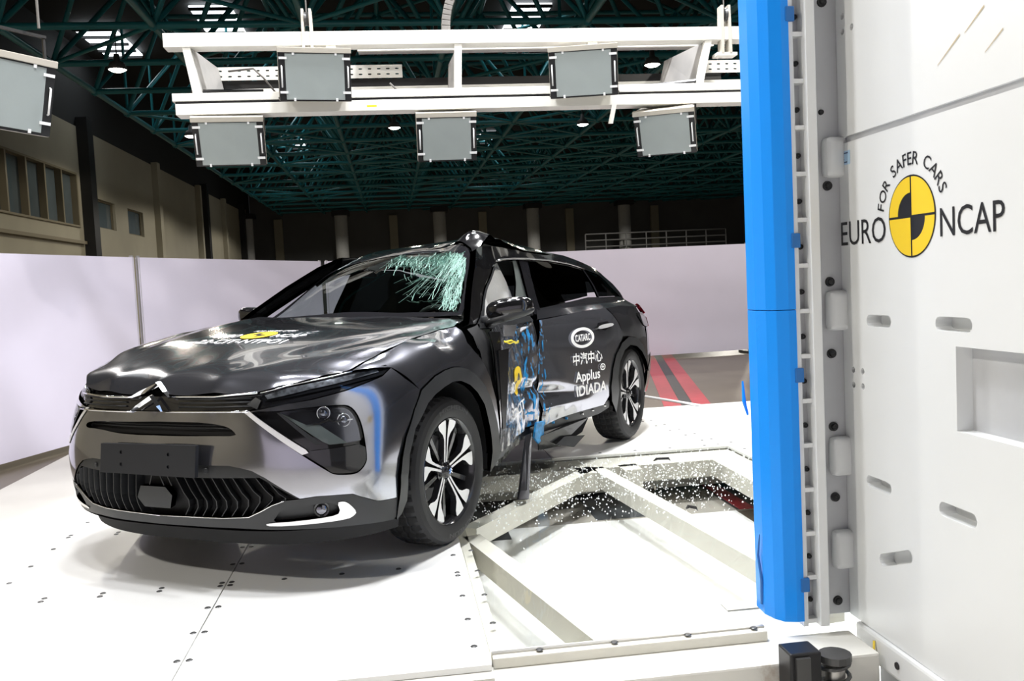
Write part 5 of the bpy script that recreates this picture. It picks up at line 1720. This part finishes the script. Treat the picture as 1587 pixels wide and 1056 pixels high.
# dark gap between wing and door with torn inner sheet
panel('hinge_pillar', side, [(-0.43, .30), (-0.42, .98), (-0.60, 1.0), (-0.62, .30)], M['void'], car, off=-0.035, step=0.04)
sheet('torn_sheet', M['crumple'], [(-0.47, .905, .96), (-0.56, .925, .955), (-0.555, .93, .86), (-0.535, .925, .62), (-0.52, .92, .60), (-0.50, .915, .86)], car)
sheet('torn_sheet', M['crumple'], [(-0.52, .93, .86), (-0.60, .95, .865), (-0.585, .945, .70), (-0.56, .93, .45), (-0.535, .925, .45)], car)
sheet('torn_sheet', M['crumple'], [(-0.60, .93, .985), (-0.95, .84, .965), (-1.0, .80, .90), (-0.72, .87, .92)], car)
sheet('torn_sheet', M['smear_raw'], [(-1.15, .745, .93), (-1.22, .74, .935), (-1.20, .735, .885)], car)
wr_ = MB().tube([V((-0.56, .945, .905)), V((-0.60, .955, .89)), V((-0.66, .955, .895)), V((-0.70, .95, .885)), V((-0.74, .94, .885))], 0.0045, 6)
wr_.build('yellow_wire', M['wire'], car, True)
MB().tube([V((-0.56, .948, .90)), V((-0.62, .957, .905)), V((-0.67, .958, .885)), V((-0.73, .945, .893))], 0.0045, 6).build('yellow_wire', M['wire'], car, True)

# sponsor lettering on the rear door
def side_text(body, x0, x1, z0, z1, par=None, bold=0.01, slant=0.0, disp=crush_rear):
    p, f = fit_text(body, 0, 1, 0, 1, bold)
    q = [(x0 + (x1 - x0) * x, z0 + (z1 - z0) * y + slant * x) for x, y in p]
    return lift(side, q, f, 0.010, disp).build('lettering', M['white_print'], par or rd, fix=False)
ov, of = cdt([(-1.972 + 0.135 * math.cos(t * math.pi / 24), .818 + .068 * math.sin(t * math.pi / 24)) for t in range(48)], [[(-1.972 + 0.105 * math.cos(t * math.pi / 24), .818 + .049 * math.sin(t * math.pi / 24)) for t in range(48)]])
lift(side, ov, of, 0.010, crush_rear).build('emblem_ring', M['white_print'], rd, fix=False)
side_text('CATARC', -1.885, -2.060, .795, .842, bold=0.03)
side_text('中汽中心', -1.845, -2.185, .640, .722, bold=0.02)
side_text('Applus', -1.865, -2.150, .508, .598, bold=0.02)
ov, of = cdt(disc(-2.185, .602, .030, .024, 20), [disc(-2.185, .602, .022, .017, 20)])
lift(side, ov, of, 0.010, crush_rear).build('emblem_ring', M['white_print'], rd, fix=False)
side_text('+', -2.170, -2.200, .590, .614, bold=0.03)
side_text('IDIADA', -1.875, -2.225, .435, .505, bold=0.02)
# sticker on the crushed front door
ov, of = cdt(disc(-1.185, .625, .085, .085, 28))
st = lift(side, ov, of, 0.004, crush_front).build('emblem_disc', M['yellow'], fd, True, fix=False)
for q in (1, 3):
    s = math.pi / 2 * q
    ov, of = cdt([(-1.185, .625)] + disc(-1.185, .625, 0.045, n=8, a0=s, a1=s + math.pi / 2))
    lift(side, ov, of, 0.0055, crush_front).build('emblem_quarter', M['ink'], fd, fix=False)
side_text('EURO', -0.90, -1.08, .575, .635, fd, 0.02, 0, crush_front)
side_text('22-CIT', -0.97, -1.30, .415, .475, fd, 0.02, 0.03, crush_front)

# right flank, unbruised and seen only through the cabin
plain = lambda u, v, off=0.0: side(u, v, off, crush=False)
panel('front_door', mirror(plain), [(-0.53, .33), (-0.53, 1.0), (-1.5, 1.03), (-1.5, .30)], M['paint'], step=0.06)
panel('rear_door', mirror(plain), [(-1.51, .30), (-1.51, 1.03), (-2.42, 1.05), (-2.40, .75), (-2.30, .36)], M['paint'], step=0.06)
panel('quarter_panel', mirror(plain), [(-2.43, 1.05), (-2.41, .75), (-2.6, .76), (-2.9, .76), (-3.15, .6), (-3.2, .3), (-3.6, .3), (-3.6, 1.02)], M['paint'], step=0.06)


# ------------------------------------------------------------------ car: cabin
ws_t = T['ws']
wsl = [p for p in ws_t]
WS = [(-.655, -.67), (-.85, -.625), (-1.0, -.585), (-1.10, -.54), (-1.145, -.44), (-1.165, -.30), (-1.175, -.08), (-1.185, .14), (-1.16, .33), (-1.06, .50), (-.98, .56), (-.86, .615), (-.70, .67), (-.535, .715), (-.565, .4), (-.59, 0), (-.63, -.4)]
wind = panel('windscreen', canopy, WS, M['screenglass'], step=0.04, off=0.0, skirt=0)
# black ceramic border
inner = []
cxm, cym = -0.88, 0.0
for x, y in WS:
    inner.append((x + (0.045 if x < -1.0 else (-0.035 if x > -0.72 else 0.0)), y * 0.945))
panel('ceramic_border', canopy, WS, M['gloss'], wind, off=0.003, step=0.03, holes=[inner], skirt=0.004)
# cracks: fine white-green splinters spreading from the upper left corner
rr = random.Random(21)
ck = MB()
def splinter(pts, w):
    q = canopy([p[0] for p in pts], [p[1] for p in pts], 0.006)
    P = [V(p) for p in q]
    for i in range(len(P) - 1):
        d = P[i + 1] - P[i]
        s = d.cross(V((-0.6, 0, 0.8))).normalized() * w
        n0 = V((0.55, 0, 0.83)) * w * 0.7
        ck.add([P[i] - s, P[i] + s, P[i + 1] + s, P[i + 1] - s, P[i] + n0, P[i + 1] + n0], [(0, 1, 4), (3, 2, 5), (0, 4, 5, 3), (1, 2, 5, 4)])
def ws_ok(x, y):
    return inside((x, y), inner)
corner = (-1.02, .50)
for k in range(900):
    # start points crowd the header and the A-pillar edge
    if k % 2:
        t = rr.random() ** 1.6
        x, y = -1.05 - 0.05 * rr.random() + 0.08 * rr.random() ** 2, .50 - t * 0.55
        ang = math.atan2(corner[1] - y, corner[0] - x) + rr.gauss(0, 0.7)
        x += 0.10 * rr.random() * (1 - t)
    else:
        t = rr.random() ** 1.2
        x, y = -1.03 + t * 0.42, .53 + t * 0.12 - 0.10 * rr.random() ** 1.5
        ang = math.atan2(0.28, 1.0) + rr.gauss(0, 0.55)
    L = rr.uniform(0.03, 0.11)
    pts = [(x, y)]
    for i in range(3):
        ang += rr.gauss(0, 0.30)
        x, y = x + math.cos(ang) * L / 3, y + math.sin(ang) * L / 3
        pts.append((x, y))
    if all(ws_ok(*p) for p in pts):
        splinter(pts, rr.uniform(0.0008, 0.0018))
for k in range(60):
    # long radial cracks running down and across from the corner
    a = rr.uniform(-1.35, 0.25)
    x, y = corner[0] + rr.uniform(-.02, .05), corner[1] - rr.uniform(0, .10)
    dx, dy = math.cos(a), -abs(math.sin(a)) if a < 0 else math.sin(a) * 0.4
    pts = [(x, y)]
    n = rr.choice((2, 2, 3, 3, 4, 6))
    for i in range(n):
        x += dx * 0.05 + rr.gauss(0, 0.010)
        y += dy * 0.06 + rr.gauss(0, 0.010)
        if not ws_ok(x, y):
            break
        pts.append((x, y))
    if len(pts) > 2:
        splinter(pts, rr.uniform(0.0008, 0.0016))
for k in range(120):
    # arcs around the corner
    R_ = rr.uniform(0.05, 0.55) * rr.uniform(0.5, 1)
    a0 = rr.uniform(-1.9, 0.3)
    pts = []
    for i in range(5):
        a = a0 + i * rr.uniform(0.02, 0.06) / max(R_, 0.12) * 0.6
        pts.append((corner[0] + R_ * 0.75 * math.cos(a) + rr.gauss(0, .004), corner[1] + R_ * math.sin(a) + rr.gauss(0, .004)))
    if all(ws_ok(*p) for p in pts):
        splinter(pts, rr.uniform(0.0007, 0.0013))
tag(ck.build('cracks', M['crack'], wind, fix=False), 'mint white web of cracks', kind='stuff')
# wiper cowl
panel('cowl', canopy, [(-.50, -.69), (-.62, -.70), (-.60, -.4), (-.565, 0), (-.54, .4), (-.50, .74), (-.43, .73), (-.47, .4), (-.49, 0), (-.52, -.4)], M['gloss'], off=-0.01, step=0.04, disp=lambda u, v, P: np.c_[P[:, 0], P[:, 1], np.maximum(P[:, 2], 1.008)])
# roof: gloss black, buckled at the left edge
def buckle(u, v, P):
    Q = P.copy()
    w = np.exp(-((u + 1.28) / 0.30) ** 2) * np.clip((v - 0.05) / 0.4, 0, 1)
    q = np.c_[u, v]
    Q[:, 2] += (wobble(q, 0.012, 20, 31) + wobble(q, 0.006, 42, 32)) * w
    Q[:, 2] += 0.018 * np.exp(-((u + 1.20 + 0.35 * (v - 0.5)) / 0.035) ** 2) * np.clip((v + 0.1) / 0.5, 0, 1)
    return Q
roof_o = [(-1.10, -.56), (-1.16, -.42), (-1.18, -.28), (-1.19, -.08), (-1.20, .15), (-1.17, .34), (-1.07, .515), (-1.03, .545), (-1.15, .565), (-1.35, .555), (-1.6, .57), (-2.0, .60), (-2.4, .60), (-2.8, .585), (-3.0, .55), (-3.05, 0), (-3.0, -.55), (-2.6, -.62), (-2.0, -.645), (-1.6, -.645), (-1.25, -.635), (-1.05, -.60)]
rf = panel('roof', canopy, roof_o, M['roof_black'], step=0.025, disp=buckle, skirt=0.02)
panel('headliner', lambda u, v, off=0: canopy(u, v, off - 0.05), [(-1.2, -.5), (-1.2, .45), (-2.9, .5), (-2.9, -.5)], M['cabin_grey'], rf, step=0.1, skirt=0)
panel('rear_screen', canopy, [(-3.06, .53), (-3.06, -.53), (-3.5, -.50), (-3.5, .50)], M['tint'], step=0.06, skirt=0)
sp = panel('roof_spoiler', canopy, [(-2.86, .60), (-3.0, .585), (-3.2, .565), (-3.25, .50), (-3.25, -.50), (-3.2, -.56), (-2.9, -.59), (-2.95, 0)], M['roof_black'], off=0.02, step=0.05, skirt=0.025)
# left pillars and window frames
bent = lambda u, v, P: np.c_[P[:, 0], P[:, 1] + wobble(np.c_[u, v], 0.004, 22, 41) * np.clip(1 - np.abs(u + 1.3) / 0.8, 0, 1), P[:, 2]]
ap = [(-.455, 1.00), (-.56, 1.00), (-.67, 1.04), (-.82, 1.12), (-.98, 1.205), (-1.10, 1.262), (-1.22, 1.315), (-1.42, 1.352), (-1.6, 1.36), (-1.6, 1.415), (-1.3, 1.43), (-1.12, 1.425), (-1.02, 1.405), (-.90, 1.33), (-.75, 1.225), (-.62, 1.125), (-.50, 1.03)]
panel('a_pillar', flank, ap, M['roof_black'], step=0.022, disp=bent, skirt=0.04)
panel('pillar_trim', flank, [(-.60, 1.008), (-.69, 1.045), (-.83, 1.118), (-.99, 1.20), (-1.11, 1.257), (-1.22, 1.308), (-1.24, 1.298), (-1.12, 1.243), (-1.0, 1.185), (-.85, 1.10), (-.72, 1.025), (-.66, 1.0)], M['clad'], step=0.02, off=0.004, disp=bent)
panel('window_triangle', flank, [(-.56, .995), (-.63, 1.02), (-.71, 1.06), (-.72, .995)], M['clad'], step=0.02, off=0.004)
panel('b_pillar', flank, [(-1.44, .985), (-1.45, 1.1), (-1.50, 1.2), (-1.53, 1.34), (-1.575, 1.345), (-1.58, 1.2), (-1.60, 1.0)], M['cabin_grey'], step=0.025, off=-0.02, disp=bent)
panel('b_pillar', flank, [(-1.575, 1.0), (-1.57, 1.2), (-1.575, 1.342), (-1.69, 1.342), (-1.665, 1.24), (-1.655, 1.03), (-1.64, .99)], M['gloss'], step=0.025, disp=bent)
rwo = T['rwin']
rw = panel('rear_door_window', flank, [(-1.695, 1.342)] + rwo[1:-2] + [(-1.66, 1.035), (-1.668, 1.235)], M['tint'], step=0.03, off=-0.003, skirt=0)
qw = panel('quarter_window', flank, [(-2.49, 1.268), (-2.74, 1.228), (-2.90, 1.17), (-3.12, 1.06), (-2.75, 1.068), (-2.50, 1.072), (-2.50, 1.16)], M['tint'], step=0.03, off=-0.003, skirt=0)
panel('window_post', flank, [(-2.462, 1.275), (-2.49, 1.27), (-2.512, 1.16), (-2.51, 1.072), (-2.485, 1.072), (-2.485, 1.16)], M['gloss'], step=0.02, off=0.002)
panel('top_rail', flank, [(-1.30, 1.395), (-1.6, 1.405), (-2.0, 1.40), (-2.3, 1.375), (-2.55, 1.33), (-2.8, 1.28), (-2.95, 1.245), (-2.76, 1.232), (-2.47, 1.280), (-2.26, 1.312), (-1.97, 1.336), (-1.6, 1.350), (-1.35, 1.345)], M['roof_black'], step=0.022, disp=bent, skirt=0.03)
along(flank, [(-1.30, 1.342), (-1.5, 1.352), (-1.7, 1.351), (-1.97, 1.340), (-2.26, 1.316), (-2.5, 1.276)], 0.006, 'chrome_strip', M['satin'], off=0.006)
panel('belt_panel', flank, [(-1.62, 1.03), (-1.99, 1.056), (-2.31, 1.076), (-2.5, 1.07), (-2.75, 1.066), (-3.12, 1.055), (-3.3, 1.03), (-3.3, .97), (-2.4, .985), (-2.0, .985), (-1.58, .965)], M['paint'], step=0.025, off=0.0, disp=lambda u, v, P: np.c_[P[:, 0], P[:, 1] + np.clip((1.03 - v) / 0.06, 0, 1) * (side(u, v)[:, 1] - P[:, 1]) * 1.0, P[:, 2]])
panel('belt_panel', flank, [(-.54, .975), (-.56, 1.0), (-.9, .99), (-1.2, .985), (-1.5, .995), (-1.5, .96), (-1.2, .95), (-.9, .955)], M['clad'], step=0.025, off=0.02, disp=bent)
panel('c_pillar', flank, [(-2.76, 1.234), (-2.96, 1.247), (-3.1, 1.18), (-3.35, 1.05), (-3.30, 1.03), (-3.13, 1.06), (-2.91, 1.172)], M['gloss'], step=0.03, skirt=0.03)
# right pillars
mf = lambda u, v, off=0.0: np.c_[np.asarray(u, float), -(np.interp(v, [1.0, 1.1, 1.2, 1.3, 1.4], [.80, .755, .70, .645, .585]) + off), np.asarray(v, float)]
for nm, pts in (('a_pillar', [(-.45, 1.0), (-.60, 1.0), (-.82, 1.12), (-1.1, 1.26), (-1.3, 1.33), (-1.3, 1.42), (-1.1, 1.36), (-.85, 1.24), (-.62, 1.11)]), ('b_pillar', [(-1.45, .99), (-1.6, .99), (-1.62, 1.34), (-1.50, 1.34)]), ('c_pillar', [(-2.45, 1.0), (-3.3, 1.0), (-2.9, 1.24), (-2.5, 1.28)]), ('top_rail', [(-1.25, 1.33), (-1.6, 1.355), (-2.1, 1.35), (-2.9, 1.25), (-2.9, 1.30), (-2.1, 1.42), (-1.3, 1.42)])):
    panel(nm, mf, pts, M['roof_black'], step=0.05, skirt=0.03)
panel('side_window', mf, [(-.62, 1.0), (-.82, 1.11), (-1.1, 1.25), (-1.3, 1.33), (-1.5, 1.34), (-1.45, 1.0)], M['lampglass'], step=0.06, off=-0.005, skirt=0)
panel('side_window', mf, [(-1.6, 1.0), (-1.62, 1.34), (-2.1, 1.33), (-2.5, 1.27), (-2.45, 1.0)], M['tint'], step=0.06, off=-0.005, skirt=0)

# cabin: floor pan, bulkhead, dashboard, steering wheel, seats, airbags
MB().hexa([V(p) for p in ((-3.4, -.70, .24), (.55, -.70, .24), (.55, .56, .24), (-3.4, .70, .24), (-3.4, -.70, .36), (.55, -.70, .36), (.55, .56, .36), (-3.4, .70, .36))]).build('floor_pan', M['void'], car)
MB().box((0.12, 0, .58), (0.48, 0, 0), (0, 0.50, 0), (0, 0, 0.24)).build('light_block', M['void'], car)  # black box added in the engine bay to block light
MB().box((-3.45, 0, .65), (0.12, 0, 0), (0, 0.62, 0), (0, 0, 0.36)).build('tail_gate', M['void'], car)
dash = MB()
rows = []
for x, z in ((-.60, .70), (-.58, .95), (-.66, 1.005), (-.80, 1.01), (-.93, .985), (-.98, .93), (-.96, .80)):
    rows.append([V((x, y, z + 0.02 * math.cos(y * 2.4))) for y in (-.68, -.4, 0, .4, .60)])
dash.grid(rows).build('dashboard', M['cabin'], car, True)
t = []
sw = MB()
cs = V((-1.02, .33, .93))
ax = V((-0.9, 0, 0.42)).normalized()
s1, s2 = V((0, 1, 0)), ax.cross(V((0, 1, 0)))
ring = [cs + s1 * 0.18 * math.cos(k * math.pi / 12) + s2 * 0.17 * math.sin(k * math.pi / 12) for k in range(25)]
swo = sw.tube(ring, 0.015, 8, False).build('steering_wheel', M['cabin'], car, True)
MB().lathe(cs, ax, [(0.001, 0.03), (0.06, 0.025), (0.075, 0)], 16).build('wheel_boss', M['cabin'], swo, True)
for x, y in ((-1.62, -.36), (-1.60, .26), (-2.45, -.35), (-2.45, .33)):
    bk = MB()
    rows = []
    for z, w, dx in ((.55, .22, .06), (.80, .24, .02), (1.0, .22, -.04), (1.10, .15, -.07), (1.13, .11, -.08), (1.25, .12, -.10), (1.29, .09, -.10)):
        rows.append([V((x + dx + 0.07 * math.cos(a), y + w * math.sin(a), z)) for a in [k * math.pi / 6 for k in range(13)]])
    seat = bk.grid(rows).build('seat_back', M['cabin'], car, True)
    MB().box((x + 0.25, y, .48), (0.27, 0, 0), (0, 0.24, 0), (0, 0, 0.08)).build('seat_cushion', M['cabin'], seat, True, bevel=0.03)
    MB().tube([V((x - .06, y - .05, 1.08)), V((x - .08, y - .05, 1.18))], 0.008, 6).build('headrest_post', M['satin'], seat)
# curtain airbag behind the driver's window and cushion bag
def bag(name, rows_, mat):
    return MB().grid(rows_).build(name, mat, car, True)
ab = []
for i in range(15):
    s = i / 14
    x = -1.00 - 0.52 * s
    row = []
    for k in range(13):
        t_ = k / 12
        z = 1.36 - 0.42 * t_ - (0.18 * (1 - s) * (1 - t_))
        y0 = float(flank([x], [min(max(z, 1.0), 1.38)])[0][1])
        bulge = 0.06 * math.sin(math.pi * t_) * (0.6 + 0.4 * math.sin(s * 9))
        row.append(V((x, y0 - 0.13 + bulge + 0.008 * math.sin(9 * s + 7 * t_), z)))
    ab.append(row)
bag('curtain_airbag', ab, M['airbag'])

# mirrors
def ellip(c, ax, ay, az, n=20, m=12, e=0.75):
    f = lambda t: math.copysign(abs(t) ** e, t)
    rows = []
    for i in range(m + 1):
        ph = -math.pi / 2 + math.pi * i / m
        rows.append([V(c) + V(ax) * f(math.cos(ph)) * f(math.cos(2 * math.pi * k / n)) + V(ay) * f(math.cos(ph)) * f(math.sin(2 * math.pi * k / n)) + V(az) * f(math.sin(ph)) for k in range(n + 1)])
    return MB().grid(rows)
ml = ellip((-.685, .925, 1.070), (.055, .015, 0), (-.04, .120, .012), (0, 0, .058)).build('wing_mirror', M['roof_black'], car, True)
ellip((-.690, .925, 1.030), (.058, .015, 0), (-.042, .124, .030), (0, 0, .026)).build('mirror_base', M['clad'], ml, True)
MB().tube([V((-.66, .78, 1.0)), V((-.68, .86, 1.02))], [0.035, 0.03], 10).build('mirror_stalk', M['clad'], ml, True)
MB().box((-.745, .93, 1.07), (.004, 0, 0), (0, .10, 0), (0, 0, .045)).build('mirror_glass', M['bowl'], ml)
mr = ellip((-.80, -.92, 1.075), (.05, 0, 0), (0, .085, 0), (0, 0, .055)).build('wing_mirror', M['roof_black'], car, True)
MB().tube([V((-.74, -.76, 1.02)), V((-.79, -.86, 1.04))], [0.03, 0.026], 10).build('mirror_stalk', M['roof_black'], mr, True)

# hanging sill trim, and torn underbody below the rear door
sheet('hanging_trim', M['black_plastic'], [(-1.20, .755, .30), (-1.28, .755, .30), (-.86, .905, .006), (-.845, .85, .004)], car, 0.012)
sheet('torn_sill', M['smear'], [(-1.40, .735, .34), (-1.52, .735, .33), (-1.53, .72, .22), (-1.45, .72, .20), (-1.38, .725, .25)], car, 0.012)
sheet('torn_sill', M['crumple'], [(-1.45, .72, .24), (-1.8, .78, .27), (-2.05, .83, .27), (-1.95, .82, .19), (-1.7, .76, .14), (-1.5, .70, .15)], car, 0.01)
sheet('torn_sill', M['clad'], [(-1.6, .78, .17), (-1.72, .79, .20), (-1.95, .84, .17), (-1.8, .82, .12)], car, 0.01)
for x, z in ((-1.66, .30), (-1.80, .305), (-1.97, .31), (-2.1, .315), (-2.25, .325)):
    p = V(crush_rear(np.array([x]), np.array([z]), side([x], [z], 0.0))[0])
    MB().lathe(p, (0, 1, 0), [(0.0005, 0.004), (0.008, 0.003), (0.010, -0.01)], 10).build('sill_clip', M['chrome'] if x < -1.9 else M['smear'], car)

# ------------------------------------------------------------------ car: wheels
def wheel(cx, side_s, yf, th0, detail=True):
    ax = V((0, side_s, 0))
    c = V((cx, yf * side_s, 0.345))
    ux, uz = V((-1, 0, 0)), V((0, 0, 1))
    pt = lambda r, t, h: c + (ux * math.cos(t) + uz * math.sin(t)) * r + ax * h
    w = MB()
    N = 120
    prof = [(.243, -.012), (.250, .006), (.262, .014), (.285, .019), (.305, .018), (.322, .008), (.334, -.008), (.341, -.020)]
    treads = [(.3440, -.030), (.3445, -.052), (.337, -.054), (.337, -.062), (.345, -.064), (.345, -.094), (.337, -.096), (.337, -.105), (.345, -.107), (.345, -.137), (.337, -.139), (.337, -.147), (.3445, -.150), (.343, -.170)]
    prof2 = [(.338, -.185), (.322, -.205), (.29, -.215), (.243, -.20)]
    allp = prof + treads + prof2
    vs, fs = [], []
    for k in range(N):
        t = 2 * math.pi * k / N
        for i, (r, h) in enumerate(allp):
            rr_ = r
            if r > 0.338 and k % 3 == 0 and detail:
                rr_ = r - 0.011
            vs.append(pt(rr_, t + (0.012 * math.sin(h * 40) if detail else 0), h))
    m = len(allp)
    for k in range(N):
        for i in range(m - 1):
            fs.append((k * m + i, ((k + 1) % N) * m + i, ((k + 1) % N) * m + i + 1, k * m + i + 1))
    root = w.add(vs, fs).build('wheel', M['tyre'], car, True, sharp=22)
    tyre = root
    # rim barrel and flange
    MB().lathe(c, ax, [(.244, -.006), (.252, .004), (.246, .008), (.236, -.004), (.228, -.03), (.222, -.16), (.245, -.19)], 60).build('rim', M['rim_black'], tyre, True, sharp=50)
    MB().lathe(c, ax, [(.228, -.15), (.05, -.14), (.001, -.14)], 40).build('rim_back', M['void'], tyre, True)
    if detail:
        MB().lathe(c, ax, [(.165, -.105), (.163, -.098), (.085, -.098), (.085, -.12)], 48).build('brake_disc', M['disc'], tyre, True, sharp=40)
        MB().prism([pt(r, t, -.085) for r, t in ((.09, 2.7), (.175, 2.65), (.18, 2.95), (.175, 3.3), (.09, 3.25))], ax * -0.03).build('brake_caliper', M['bowl'], tyre)
    for k in range(5):
        t0 = th0 + k * 2 * math.pi / 5
        er = (ux * math.cos(t0) + uz * math.sin(t0))
        et = (-ux * math.sin(t0) + uz * math.cos(t0))
        for s in (-1, 1):
            poly = [(.040, .003), (.040, .014), (.110, .0165), (.150, .021), (.172, .036), (.196, .070), (.214, .082), (.230, .077), (.240, .046), (.2425, .018), (.200, .010), (.150, .007)]
            q = [(r, s * l) for r, l in poly]
            dish = lambda r: -0.022 + 0.020 * (r / 0.24) ** 1.5
            top = [c + er * r + et * l + ax * dish(r) for r, l in q]
            bot = [c + er * r * 0.99 + et * (l * 1.0 + s * 0.004) + ax * (dish(r) - 0.030) for r, l in q]
            n = len(q)
            mb = MB()
            # machined face split at the elbow so that it stays convex
            vv, ff = cdt(q)
            mb.add([c + er * r + et * l + ax * dish(r) for r, l in vv], ff, 0)
            mb.add(top + bot, [(i, (i + 1) % n, n + (i + 1) % n, n + i) for i in range(n)], 1)
            mb.build('spoke', [M['machined'], M['rim_black']], tyre, fix=False)
        # dark insert bar in each pocket
        tb = t0 + math.pi / 5
        er2 = (ux * math.cos(tb) + uz * math.sin(tb))
        et2 = (-ux * math.sin(tb) + uz * math.cos(tb))
        MB().prism([c + er2 * r + et2 * l + ax * -.034 for r, l in ((.05, -.010), (.225, -.020), (.225, .006), (.05, .006))], ax * -0.02).build('spoke_insert', M['rim_black'], tyre)
    MB().lathe(c, ax, [(.001, .004), (.022, .002), (.028, -.004), (.032, -.02), (.062, -.030)], 28).build('hub_cap', M['rim_black'], tyre, True)
    for dz in (0, 0.012):
        MB().tube([pt(0, 0, .005) + ux * -0.012 + uz * (-.010 + dz), pt(0, 0, .006) + uz * (.001 + dz), pt(0, 0, .005) + ux * 0.012 + uz * (-.010 + dz)], 0.0022, 5).build('hub_emblem', M['chrome'], tyre)
    if detail:
        for k in range(5):
            t = th0 + math.pi / 5 + k * 2 * math.pi / 5
            MB().lathe(pt(.047, t, -.03), ax, [(.0005, .008), (.008, .008), (.009, 0)], 8).build('lug_nut', M['bolt_black'], tyre)
        for word, tc, rr0, hgt in (('MICHELIN', 1.45, .287, .020), ('MICHELIN', 4.95, .287, .020)):
            p, f = fit_text(word, -0.062, 0.062, 0, 1, 0.02)
            mb = MB()
            mb.add([pt(rr0 + y * hgt, tc - 0.0 - (x / 0.29) * 2.2 * side_s * -1 * (-1), .0205) for x, y in p], f)
            mb.build('lettering', M['tyre_letter'], tyre, fix=False)
    # wheel-arch liner
    lin = []
    for k in range(17):
        t = math.pi * (-0.08 + 1.16 * k / 16)
        lin.append([c + ux * 0.405 * math.cos(t) + uz * (0.415 * math.sin(t) + 0.03) + ax * h for h in (-.005, -.15, -.30)])
    MB().grid(lin).build('arch_liner', M['void'], car, True)
    MB().add([c + ux * 0.41 * math.cos(math.pi * k / 12) + uz * (0.42 * math.sin(math.pi * k / 12) + .03) + ax * -.30 for k in range(13)], [tuple(range(13))]).build('arch_liner', M['void'], car)
    return root


wheel(0.0, 1, 0.90, math.radians(88))
wheel(-2.775, 1, 0.90, math.radians(96))
wheel(0.0, -1, 0.90, 0.4, False)
wheel(-2.775, -1, 0.90, 1.0, False)

car.location.z += 0.0015
